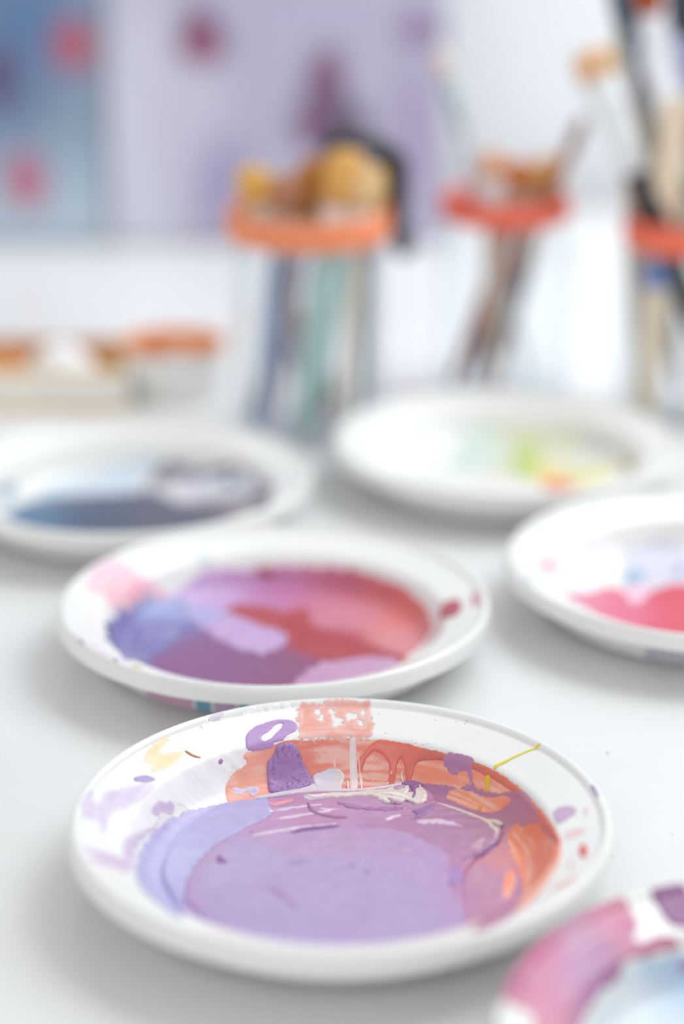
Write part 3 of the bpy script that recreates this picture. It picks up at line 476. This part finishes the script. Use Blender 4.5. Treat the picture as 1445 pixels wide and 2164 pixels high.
BOWLS = {
 'b1': ((-.0003, .6233), .36, 'nearest white plastic bowl, lavender and mauve paint pooled inside, coral streaks on its back wall'),
 'b2': ((-.0285, .8131), .6, 'white plastic bowl of magenta, red and violet paint just behind the lavender bowl'),
 'b3': ((-.106, .9811), .9, 'white plastic bowl holding dark slate blue paint, at the left edge'),
 'b4': ((.0864, 1.0373), .9, 'almost clean white plastic bowl with a yellow green smear, in front of the brush jars'),
 'b5': ((.164, .86), .9, 'white plastic bowl with a bright rose red pool, cut by the right edge'),
 'b6': ((.1330, .4890), .8, 'white plastic bowl streaked with pink and plum, in the lower right corner'),
}
bowls = {}
for bi, (k, (c, res, lab)) in enumerate(BOWLS.items()):
    e = empty('paint_bowl', (c[0], c[1], 0), lab, 'bowl', 'paint mixing bowls on the table')
    if bowl_mesh is None:
        ob = mesh_obj('bowl_body', _bv, _bf, plastic, e); bowl_mesh = ob.data
    else:
        ob = link(bpy.data.objects.new('bowl_body', bowl_mesh), e)
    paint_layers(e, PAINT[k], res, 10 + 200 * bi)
    bowls[k] = e
side_patch(bowls['b2'], 'pink_paint', (214, 170, 196), 228, 246, 21, 35)
side_patch(bowls['b2'], 'painted_glare', (120, 170, 196), 247, 252, 21, 36)
side_patch(bowls['b2'], 'lilac_paint', (206, 176, 206), 253, 260, 21, 36)
side_patch(bowls['b2'], 'painted_glare', (130, 176, 204), 261, 264, 21, 36)
side_patch(bowls['b2'], 'sky_paint', (190, 214, 232), 266, 300, 21, 36)
side_patch(bowls['b3'], 'red_paint', (206, 76, 60), 292, 298, 24, 33)
side_patch(bowls['b3'], 'pink_paint', (216, 150, 170), 300, 316, .2, 4.5)
side_patch(bowls['b5'], 'grey_paint', (196, 194, 208), 240, 262, 22, 33)

# ------------------------------------------------------------------ setting
def structure(o): o['kind'] = 'structure'; return o
wall_m = mat('white_painted_wall', (240, 243, 247), .7, bump=.08, scale=30, var=.01)
structure(box_obj('wall_back', (-2.5, 2.5, 1.80, 1.9, -.75, 2.0), wall_m, bevel=0))
structure(box_obj('floor', (-2.5, 2.5, -2.0, 1.80, -.80, -.75), mat('grey_floor', (190, 188, 184), .6, bump=.1, scale=20), bevel=0))

# table top: white, a little glossy, with tiny dried specks
tm, nt, b = principled('white_table_top')
b.inputs['Roughness'].default_value = .34; b.inputs['Coat Weight'].default_value = .15
tc = nt.nodes.new('ShaderNodeTexCoord')
n1 = nt.nodes.new('ShaderNodeTexNoise'); n1.inputs['Scale'].default_value = 5; n1.inputs['Detail'].default_value = 5
r1 = nt.nodes.new('ShaderNodeValToRGB'); r1.color_ramp.elements[0].position = .35; r1.color_ramp.elements[1].position = .65
r1.color_ramp.elements[0].color = lin((228, 228, 227)) + [1]; r1.color_ramp.elements[1].color = lin((238, 239, 240)) + [1]
vo = nt.nodes.new('ShaderNodeTexVoronoi'); vo.inputs['Scale'].default_value = 70
vc = nt.nodes.new('ShaderNodeMath'); vc.operation = 'LESS_THAN'; vc.inputs[1].default_value = .045
n2 = nt.nodes.new('ShaderNodeTexNoise'); n2.inputs['Scale'].default_value = 9
gt = nt.nodes.new('ShaderNodeMath'); gt.operation = 'GREATER_THAN'; gt.inputs[1].default_value = .56
mu = nt.nodes.new('ShaderNodeMath'); mu.operation = 'MULTIPLY'
mx = nt.nodes.new('ShaderNodeMix'); mx.data_type = 'RGBA'; mx.inputs['B'].default_value = lin((120, 116, 138)) + [1]
for nn in (n1, vo, n2): nt.links.new(tc.outputs['Object'], nn.inputs['Vector'])
nt.links.new(n1.outputs['Fac'], r1.inputs['Fac']); nt.links.new(vo.outputs['Distance'], vc.inputs[0]); nt.links.new(n2.outputs['Fac'], gt.inputs[0])
nt.links.new(vc.outputs[0], mu.inputs[0]); nt.links.new(gt.outputs[0], mu.inputs[1])
nt.links.new(mu.outputs[0], mx.inputs['Factor']); nt.links.new(r1.outputs['Color'], mx.inputs['A']); nt.links.new(mx.outputs['Result'], b.inputs['Base Color'])
table = empty('work_table', (0, .95, -.75), 'long white work table carrying the bowls and jars', 'table')
def tbox(name, bb, m, bv):
    o = box_obj(name, bb, m, table, bevel=bv); return o
tbox('table_top', (-1.1, 1.1, -.78, .80, .715, .75), tm, .003)
leg_m = mat('white_table_leg', (228, 230, 232), .4)
for sx in (-1, 1):
    for y in (-.70, .72):
        tbox('leg', (sx * 1.0 - .03, sx * 1.0 + .03, y - .03, y + .03, 0, .715), leg_m, .003)

# ------------------------------------------------------------------ canvases leaning on the wall at the back of the table
LEAN = math.radians(9.0)
def canvas(label, x0, x1, h, yb, base, blobs, edge):
    e = empty('painted_canvas', ((x0 + x1) / 2, yb, .0030), label, 'painting', 'canvases leaning at the back of the table')
    e.rotation_euler = (-LEAN, 0, 0)
    w = x1 - x0; d = .018
    nx, nz = 120, 200
    V = []; C = []
    cl = np.array(lin(base))
    xs = np.linspace(-w / 2, w / 2, nx + 1); zs = np.linspace(0, h, nz + 1)
    X, Z = np.meshgrid(xs, zs, indexing='ij')
    Cc = np.ones(X.shape + (3,)) * cl
    Cc = Cc * (1 + .10 * (fbm(X * 30, Z * 30, 3) - .5))[..., None]
    for (u, v, rx, rz, col, soft) in blobs:
        p = at(u, v, yb + .02)
        bx = p.x - e.location.x; bz = p.z / math.cos(LEAN)
        dd = np.sqrt(((X - bx) / rx) ** 2 + ((Z - bz) / rz) ** 2) + .5 * (fbm(X * 60, Z * 60, int(u) % 40) - .5)
        k = (1 - sstep(1 - soft, 1 + soft, dd))[..., None]
        Cc = Cc * (1 - k) + np.array(lin(col)) * k
    V = [(x, 0, z) for x in xs for z in zs]
    Fs = [(i * (nz + 1) + j, (i + 1) * (nz + 1) + j, (i + 1) * (nz + 1) + j + 1, i * (nz + 1) + j + 1) for i in range(nx) for j in range(nz)]
    o = mesh_obj('canvas_front', V, Fs, paint_mat(.6, .3), e)
    a = o.data.color_attributes.new('Col', 'FLOAT_COLOR', 'POINT')
    cc = np.ones((len(V), 4), np.float32); cc[:, :3] = np.clip(Cc, 0, 1).reshape(-1, 3)
    a.data.foreach_set('color', cc.ravel())
    box_obj('canvas_frame', (-w / 2, w / 2, .0005, d, 0, h), mat('canvas_edge', edge, .7, bump=.2, scale=200), e, bevel=.001)

canvas('blue grey canvas with round red spots, leaning at far left', -.62, -.187, .42, 1.615, (138, 154, 174), [
    (40, 60, .05, .05, (88, 118, 160), .9), (0, 200, .03, .03, (96, 112, 150), .8), (140, 400, .05, .03, (150, 172, 194), .9),
    (100, 470, .10, .035, (176, 192, 206), .8),
    (155, 108, .0165, .021, (166, 88, 112), .3), (165, 118, .007, .008, (182, 92, 104), .5), (60, 380, .0175, .022, (174, 106, 138), .4), (58, 390, .008, .009, (196, 116, 132), .5),
    (-6, 165, .010, .02, (84, 60, 96), .5)], (150, 150, 152))
canvas('pale lavender canvas with plum coloured flower blots, leaning behind the ochre brushes', -.182, .081, .46, 1.615, (176, 173, 195), [
    (300, 320, .035, .12, (206, 206, 222), .8), (400, 260, .035, .05, (194, 192, 210), .8),
    (480, 390, .022, .035, (158, 150, 186), .8), (870, 300, .018, .06, (166, 152, 184), .8), (640, 40, .08, .012, (176, 172, 198), .8),
    (425, 90, .0185, .0215, (118, 62, 96), .35), (428, 112, .010, .010, (160, 88, 124), .6),
    (690, 215, .0165, .036, (116, 88, 122), .35), (690, 160, .008, .012, (126, 66, 100), .6), (650, 270, .012, .018, (120, 82, 112), .5), (730, 270, .018, .018, (100, 84, 106), .6),
    (880, 72, .013, .013, (142, 118, 154), .5), (925, 80, .006, .008, (128, 110, 150), .5)], (206, 204, 214))

# ------------------------------------------------------------------ jars
def glass_mat(name, tint):
    m = bpy.data.materials.new(name); m.use_nodes = True
    nt = m.node_tree; nt.nodes.clear()
    out = nt.nodes.new('ShaderNodeOutputMaterial'); mix = nt.nodes.new('ShaderNodeMixShader')
    tr = nt.nodes.new('ShaderNodeBsdfTransparent'); gl = nt.nodes.new('ShaderNodeBsdfGlossy')
    fr = nt.nodes.new('ShaderNodeLayerWeight'); fr.inputs['Blend'].default_value = .15
    tc = nt.nodes.new('ShaderNodeTexCoord'); n = nt.nodes.new('ShaderNodeTexNoise'); n.inputs['Scale'].default_value = 30
    bp = nt.nodes.new('ShaderNodeBump'); bp.inputs['Strength'].default_value = .15; bp.inputs['Distance'].default_value = .002
    mp = nt.nodes.new('ShaderNodeMath'); mp.operation = 'MULTIPLY_ADD'; mp.inputs[1].default_value = .4; mp.inputs[2].default_value = .02
    tr.inputs['Color'].default_value = tint + (1,); gl.inputs['Roughness'].default_value = .08; gl.inputs['Color'].default_value = (.95, .98, 1, 1)
    L = nt.links.new
    L(tc.outputs['Object'], n.inputs['Vector']); L(n.outputs['Fac'], bp.inputs['Height']); L(bp.outputs['Normal'], gl.inputs['Normal'])
    L(fr.outputs['Fresnel'], mp.inputs[0]); L(mp.outputs[0], mix.inputs['Fac']); L(tr.outputs[0], mix.inputs[1]); L(gl.outputs[0], mix.inputs[2])
    L(mix.outputs[0], out.inputs['Surface'])
    return m
glass = glass_mat('clear_jar_glass', (.985, .993, .996))

def jar(label, x, y, rb, rn, h, ring_h, ring_col):
    e = empty('glass_jar', (x, y, 0), label, 'jar', 'glass jars of brushes')
    t = .0022
    sh = h * .80
    prof = chaikin([(1e-5, 0), (rb * .80, 0), (rb * .97, .002), (rb, .008), (rb, sh - .012), (rb * .995, sh - .004), (rn - .001, sh + .004), (rn - .002, sh + .010), (rn - .002, h)], 2, False)
    inn = chaikin([(rn - .002 - t, h), (rn - .002 - t, sh + .008), (rn - t, sh + .002), (rb - t, sh - .008), (rb - t, .010), (rb * .9, .0045), (1e-5, .004)], 2, False)
    V, Fs = lathe(list(map(tuple, prof)) + list(map(tuple, inn)), 72)
    mesh_obj('glass_body', V, Fs, glass, e)
    R = rn + .0015
    pr = chaikin([(rn - .0018, h + .0008), (R - .0005, h + .0010), (R, h - .002), (R, h - ring_h + .002), (R - .0006, h - ring_h), (rn - .0018, h - ring_h)], 1, True)
    V, Fs = lathe(list(map(tuple, pr)), 72, closed=True)
    o = mesh_obj('screw_ring', V, Fs, mat('ring_' + label[:12], ring_col, .35, bump=.05, scale=100), e)
    o['label'] = 'bright orange plastic screw ring'
    return e

J1 = (-.0185, 1.124); J2 = (.096, 1.205); J3 = (.2015, 1.158)
jar('wide glass jar with orange ring, packed with ochre tipped brushes', *J1, .0432, .0440, .1275, .0150, (255, 150, 104))
jar('glass jar with orange red ring, the middle one of the row', *J2, .0415, .0372, .119, .0125, (252, 112, 86))
jar('glass jar with red orange ring holding tall brushes, at the right edge', *J3, .0430, .0410, .1165, .0155, (250, 118, 92))

# ------------------------------------------------------------------ brushes
steel = {}
def loft(secs, n=24):
    """secs: (z, half width x, half depth y)"""
    V = []; Fs = []
    for z, a, b_ in secs:
        for k in range(n):
            f = 2 * PI * k / n
            c, s_ = math.cos(f), math.sin(f)
            pw = .75
            V.append((a * abs(c) ** pw * (1 if c >= 0 else -1), b_ * abs(s_) ** pw * (1 if s_ >= 0 else -1), z))
    for i in range(len(secs) - 1):
        for k in range(n):
            l = (k + 1) % n
            Fs.append((i * n + k, i * n + l, (i + 1) * n + l, (i + 1) * n + k))
    Fs.append(tuple(range(n))[::-1]); Fs.append(tuple((len(secs) - 1) * n + k for k in range(n)))
    return V, Fs

_bm = {}
def cmat(kind, col, **kw):
    k = (kind, col)
    if k not in _bm: _bm[k] = mat(kind + '_%d_%d_%d' % col, col, **kw)
    return _bm[k]

def brush(label, base, tip, hr, bw, bd, bl, fl, cb, cf, ch, group, roll=0, metal=.25):
    B = Vector(base); T = Vector(tip); d = T - B; L = d.length
    e = empty('paintbrush', B, label, 'brush', group)
    zax = d.normalized(); xax = (Vector((math.cos(roll), math.sin(roll), 0)) - zax * zax.dot(Vector((math.cos(roll), math.sin(roll), 0)))).normalized()
    yax = zax.cross(xax)
    e.rotation_mode = 'QUATERNION'
    e.rotation_quaternion = Matrix((xax, yax, zax)).transposed().to_quaternion()
    hl = L - bl - fl
    hsec = [(0, hr * .25), (.003, hr * .5), (hl * .25, hr * .7), (hl * .6, hr * .9), (hl * .8, hr), (hl * .93, hr * .85), (hl + .002, hr * .7)]
    V, Fs = loft([(z, r, r) for z, r in hsec])
    h = mesh_obj('handle', V, Fs, cmat('lacquered_handle', ch, rough=.35, bump=.05, coat=.3), e)
    V, Fs = loft([(hl - .001, hr * .78, hr * .78), (hl + fl * .3, hr * .9, hr * .85), (hl + fl * .32, hr * .97, hr * .9), (hl + fl * .36, hr * .9, hr * .85),
                  (hl + fl * .7, bw * .95, max(bd, .002)), (hl + fl, bw, bd)])
    mesh_obj('ferrule', V, Fs, cmat('ferrule', cf, rough=.3, metal=metal, bump=.02), e)
    V, Fs = loft([(hl + fl - .001, bw * .96, bd * .92), (hl + fl + bl * .35, bw * 1.08, bd * 1.12), (hl + fl + bl * .75, bw * 1.02, bd * .9),
                  (hl + fl + bl * .93, bw * .8, bd * .6), (L, bw * .45, bd * .25)])
    mesh_obj('bristles', V, Fs, cmat('bristles', cb, rough=.7, bump=.6, scale=400, var=.2), e)

def base(J, dx, dy, z=.0052): return (J[0] + dx, J[1] + dy, z)
G1 = 'brushes in the wide jar with ochre tips'; G2 = 'brushes in the middle jar'; G3 = 'brushes in the right hand jar'
OCH = (232, 178, 96)
# wide jar
brush('leftmost ochre bristled brush in the wide jar, pale ferrule over the orange ring', base(J1, .012, .006), at(522, 352, 1.120), .0034, .0085, .004, .022, .016, (240, 186, 92), (226, 222, 214), (196, 150, 126), G1)
brush('brush with dusty brown bristles and blue grey handle slanting down to the left', base(J1, -.029, -.010), at(606, 366, 1.112), .0052, .0075, .004, .022, .018, (186, 134, 104), (190, 168, 160), (150, 168, 194), G1)
brush('brown ochre brush with lilac handle, middle of the wide jar', base(J1, -.021, .008), at(656, 336, 1.122), .0055, .0070, .005, .032, .016, (182, 122, 54), (206, 178, 150), (192, 184, 206), G1)
brush('broad golden bristled brush with thick teal handle in the wide jar', base(J1, -.003, -.018), at(738, 318, 1.110), .0115, .0105, .006, .030, .020, OCH, (232, 214, 208), (176, 208, 206), G1)
brush('rightmost golden brush in the wide jar with slate grey handle', base(J1, .030, .004), at(792, 350, 1.130), .0045, .0066, .005, .026, .018, (228, 192, 132), (226, 206, 186), (160, 172, 186), G1)
brush('short pale bristled brush with cream handle in the wide jar', base(J1, .019, -.020), at(772, 368, 1.106), .0042, .007, .004, .020, .022, (234, 200, 150), (236, 220, 214), (226, 214, 196), G1)
brush('dark slate handled brush lying steepest across the wide jar', base(J1, -.0345, .004), at(700, 326, 1.140), .0042, .007, .004, .024, .016, (170, 116, 60), (176, 160, 150), (96, 108, 128), G1)
brush('thin sea green handled brush standing upright in the wide jar', base(J1, .006, .022), at(706, 352, 1.146), .0040, .006, .004, .018, .016, (206, 160, 90), (200, 190, 180), (136, 168, 176), G1)
brush('brush with sandy bristles and mauve grey handle behind the leftmost ochre brush', base(J1, -.004, .030), at(560, 364, 1.140), .0036, .0075, .004, .022, .018, (226, 196, 150), (216, 214, 208), (184, 170, 190), G1)
# middle jar
brush('pale tipped brush with tan handle at the left of the middle jar', base(J2, -.004, -.012), at(1040, 318, 1.195), .0060, .0070, .004, .016, .028, (232, 170, 120), (228, 228, 230), (206, 182, 162), G2)
brush('brush with burnt orange bristles and plum handle in the middle jar', base(J2, -.016, .004), at(1106, 338, 1.205), .0062, .0085, .005, .018, .016, (206, 112, 46), (206, 180, 164), (100, 88, 112), G2)
brush('brush with honey coloured bristles and charcoal handle in the middle jar', base(J2, -.002, .018), at(1164, 328, 1.222), .0060, .0070, .004, .024, .016, (216, 166, 100), (206, 186, 176), (110, 108, 126), G2)
brush('thin brown brush leaning far out to the right of the middle jar', base(J2, -.018, .022), at(1236, 248, 1.210), .0040, .0036, .0026, .022, .014, (150, 112, 92), (176, 124, 96), (186, 130, 96), G2)
brush('tall slim brush with pale teal ferrule leaning left out of the middle jar', base(J2, .018, .012), at(925, 96, 1.220), .0034, .0042, .003, .022, .030, (226, 214, 206), (176, 200, 204), (196, 200, 214), G2)
brush('brush with reddish brown handle reaching the lower left of the middle jar', base(J2, -.030, -.004), at(1134, 352, 1.190), .0052, .0060, .004, .016, .014, (200, 140, 80), (190, 160, 150), (176, 112, 96), G2)
# right jar
brush('flat brush with long bright ferrule, black handle and orange tip in the right hand jar', base(J3, .024, -.012), at(1240, 104, 1.143), .0086, .0104, .0055, .017, .054, (236, 190, 150), (240, 246, 252), (20, 18, 26), G3, metal=0)
brush('brush with straw coloured bristles in the right hand jar', base(J3, .000, .030), at(1318, 62, 1.196), .0070, .0078, .004, .030, .026, (214, 196, 130), (220, 218, 222), (150, 132, 118), G3)
brush('largest brush, wide pale ferrule and rust bristles, tan handle, top right', base(J3, -.022, .016), at(1352, -46, 1.176), .0115, .0120, .006, .020, .050, (172, 78, 24), (226, 226, 234), (214, 194, 172), G3, metal=0)
brush('dark teal handled brush rising behind the large pale ferrule', base(J3, .018, .006), at(1300, -44, 1.166), .0036, .0060, .004, .030, .020, (66, 84, 100), (120, 132, 150), (78, 90, 96), G3)
brush('blue grey brush cut by the right edge of the picture', base(J3, .026, .022), at(1440, -40, 1.185), .0065, .0095, .005, .030, .050, (60, 66, 84), (150, 160, 196), (120, 112, 108), G3)
brush('dark green handled brush low in the right hand jar', base(J3, .034, .004), at(1424, 352, 1.165), .0050, .0065, .004, .022, .018, (132, 144, 124), (170, 176, 172), (110, 120, 132), G3)

B_ = Vector(base(J3, -.0275, -.012)); T_ = at(1432, 205, 1.136)
stick = empty('stirring_stick', B_, 'flat pale wooden stick with a blue band, standing in the right hand jar', 'stick')
dz = (T_ - B_).normalized(); dx_ = (Vector((1, 0, 0)) - dz * dz.x).normalized(); dy_ = dz.cross(dx_)
stick.rotation_mode = 'QUATERNION'; stick.rotation_quaternion = Matrix((dx_, dy_, dz)).transposed().to_quaternion()
Ls = (T_ - B_).length
V, Fs = loft([(0, .0062, .0014), (.004, .0075, .0016), (Ls * .5, .0080, .0016), (Ls - .006, .0088, .0016), (Ls - .001, .0070, .0014), (Ls, .0050, .0010)])
mesh_obj('wooden_blade', V, Fs, cmat('bare_wood', (238, 220, 196), rough=.6, bump=.2, scale=150), stick)

V, Fs = loft([(Ls * .405, .00815, .00185), (Ls * .41, .0083, .0020), (Ls * .495, .0084, .0020), (Ls * .50, .0083, .0018)])
o = mesh_obj('paint_band', V, Fs, cmat('blue_band_paint', (104, 136, 200), rough=.4), stick); o['label'] = 'blue paint band'

# the bent black strap hooked over the back of the wide jar
V, Fs = tube(spline([Vector((J1[0] + .012, J1[1] + .034, .006)), Vector((J1[0] + .006, J1[1] + .036, .08)), at(688, 330, 1.164), at(706, 298, 1.168), at(745, 296, 1.172), at(795, 312, 1.178),
                     at(824, 350, 1.182), at(826, 410, 1.184), at(838, 470, 1.184), at(852, 520, 1.184)], 8), .0042, 14,
            rads=list(np.interp(np.arange(73), [0, 16, 28, 40, 48, 58, 66, 72], [.003, .003, .0045, .006, .0105, .0095, .005, .0045])))
st_ = empty('bent_tool', (J1[0] + .012, J1[1] + .034, .006), 'black bent tool hooked out of the wide jar to the right', 'tool')
o = mesh_obj('hooked_rod', [Vector(v) - st_.location for v in V], Fs, mat('black_rubber', (16, 18, 24), .5), st_)
sp_ = at(852, 522, 1.184) - st_.location
V, Fs = lathe([(1e-5, -.0065), (.004, -.0055), (.0062, -.002), (.0062, .002), (.004, .0055), (1e-5, .0065)], 24)
mesh_obj('end_ball', [Vector(v) + sp_ for v in V], Fs, mat('black_ball', (10, 12, 16), .4), st_)

# ------------------------------------------------------------------ things at the left behind the slate bowl
tan = mat('pale_wood', (236, 208, 160), .55, bump=.2, scale=120, var=.1)
tan2 = mat('orange_wood', (206, 148, 88), .55, bump=.2, scale=120, var=.12)
a = at(272, 890, 1.165)
xr = a.x; xl = at(-190, 890, 1.165).x; hT = .0215
tr = empty('wooden_tray', ((xl + xr) / 2, 1.2, 0), 'low pale wooden tray with tan rims at the far left', 'tray')
hw = (xr - xl) / 2
pale_face = mat('whitewashed_wood', (246, 244, 236), .6, bump=.15, scale=90)
box_obj('tray_base', (-hw, hw, -.035, .035, 0, .003), tan, tr, .0006)
box_obj('front_side', (-hw, hw, -.035, -.031, .003, hT), pale_face, tr, .0008)
box_obj('back_side', (-hw, hw, .031, .035, .003, hT + .004), tan2, tr, .0008)
box_obj('left_side', (-hw, -hw + .004, -.031, .031, .003, hT), tan2, tr, .0008)
box_obj('right_side', (hw - .004, hw, -.031, .031, .003, hT), pale_face, tr, .0008)
box_obj('front_rim', (-hw, hw, -.0365, -.0305, hT, hT + .002), tan, tr, .0006)
box_obj('front_skirting', (-hw, hw, -.0365, -.035, 0, .0025), tan, tr, .0006)

def heap(name, label, cat, c, rx, ry, h, col, seed):
    V = []; Fs = []; n, m = 48, 16
    V.append((0, 0, h))
    for i in range(1, m + 1):
        t = i / m
        for k in range(n):
            a = 2 * PI * k / n
            rr = math.sin(t * PI / 2) if t < .999 else 1
            nz = float(fbm(math.cos(a) * 2 + 5, math.sin(a) * 2 + t * 3, seed)) - .5
            V.append((rx * rr * (1 + .18 * nz) * math.cos(a), ry * rr * (1 + .18 * nz) * math.sin(a), max(0, h * math.cos(t * PI / 2) * (1 + .5 * nz))))
    for k in range(n): Fs.append((0, 1 + k, 1 + (k + 1) % n))
    for i in range(m - 1):
        for k in range(n):
            l = (k + 1) % n
            Fs.append((1 + i * n + k, 1 + (i + 1) * n + k, 1 + (i + 1) * n + l, 1 + i * n + l))
    Fs.append(tuple(1 + (m - 1) * n + k for k in range(n))[::-1])
    o = mesh_obj(name, V, Fs, mat(name + '_paper', col, .8, bump=.6, scale=120, dist=.002))
    o.location = c
    if label: tag(o, label, cat)
    return o
p = at(128, 775, 1.2)
heap('paper_rag', 'crumpled white paper rag lying in the wooden tray', 'rag', (p.x, 1.2, .0032), .026, .024, .026, (240, 241, 243), 4)
p2 = at(-40, 790, 1.2)
heap('clay_lump', 'orange brown lump of clay at the left end of the tray', 'clay', (p2.x + .012, 1.2, .0032), .016, .02, .022, (214, 150, 104), 8)

tc_ = at(365, 850, 1.19)
tub = empty('paint_tub', (tc_.x, 1.205, 0), 'small round tub, amber inside with a white outer wall, left of the wide jar', 'tub')
TH = .030
V, Fs = lathe([(1e-5, 0), (.026, 0), (.0285, .002), (.0315, TH - .001), (.0318, TH)], 64)
mesh_obj('outer_wall', V, Fs, mat('white_tub_paper', (246, 245, 242), .5, bump=.1), tub)
V, Fs = lathe([(.0318, TH), (.0322, TH + .0012), (.0305, TH + .0016), (.0296, TH), (.0280, .010), (1e-5, .009)], 64)
mesh_obj('amber_lining', V, Fs, mat('amber_glaze', (232, 138, 20), .35, coat=.3), tub)
pt_ = heap('white_paste', None, None, (0, -.006, .0095), 0.021, 0.017, 0.018, (238, 239, 242), 12)
pt_.parent = tub; pt_['label'] = 'mound of white paste'
bk = at(232, 800, 1.165)
blk = box_obj('wood_block', (-.0125, .0125, -.01, .01, 0, .030), mat('rust_wood', (190, 104, 48), .55, bump=.2, var=.2), None, .002)
blk.location = (xr + .0145, 1.205, 0); blk.rotation_euler = (0, 0, 0)
tag(blk, 'rust brown wooden block standing between the tray and the round tub', 'block')

# ------------------------------------------------------------------ light: soft overcast daylight, a skylight above the back of the table
w = bpy.data.worlds.new('overcast'); scene.world = w; w.use_nodes = True
bg = w.node_tree.nodes['Background']
bg.inputs['Color'].default_value = (1.0, .99, .975, 1); bg.inputs['Strength'].default_value = WORLD
def area(name, loc, target, sx, sy, power, col):
    l = bpy.data.lights.new(name, 'AREA'); l.shape = 'RECTANGLE'; l.size = sx; l.size_y = sy; l.energy = power; l.color = col
    o = bpy.data.objects.new(name, l); link(o); o.location = loc
    o.rotation_euler = (Vector(target) - Vector(loc)).to_track_quat('-Z', 'Y').to_euler()
    return o
sl = bpy.data.lights.new('wall_fill_spot', 'SPOT'); sl.energy = WALLL; sl.spot_size = math.radians(54); sl.spot_blend = .7; sl.shadow_soft_size = .12; sl.color = (.96, .98, 1.0)  # added spot that brightens the back wall, not a known fixture
so = bpy.data.objects.new('wall_fill_spot', sl); link(so); so.location = (.15, .75, 1.55)
so.rotation_euler = (Vector((0, 1.75, .30)) - so.location).to_track_quat('-Z', 'Y').to_euler()
area('front_fill', (-.7, -1.7, 1.5), (0, .8, 0), 1.8, 1.4, FRONTL, (.97, .985, 1.0))  # added fill behind the camera to lift the bowls' back walls, no known window
area('skylight', (.80, 1.40, 1.22), (.05, .75, 0), 1.2, .8, SKYL, (.90, .96, 1.0))

# ------------------------------------------------------------------ camera
cam = bpy.data.cameras.new('camera'); co = bpy.data.objects.new('camera', cam); link(co)
co.location = (0, 0, CAM_Z); co.rotation_euler = (PI / 2 - PITCH, 0, 0)
cam.sensor_fit = 'VERTICAL'; cam.sensor_height = 36; cam.sensor_width = 24
cam.lens = F_PX / H_PX * 36
cam.clip_start = .01; cam.clip_end = 50
cam.dof.use_dof = True; cam.dof.focus_distance = .758; cam.dof.aperture_fstop = 2.3; cam.dof.aperture_blades = 0
scene.camera = co
vs = scene.view_settings
vs.view_transform = 'Standard'; vs.look = 'None'; vs.exposure = EXPO; vs.gamma = 1; vs.use_curve_mapping = False
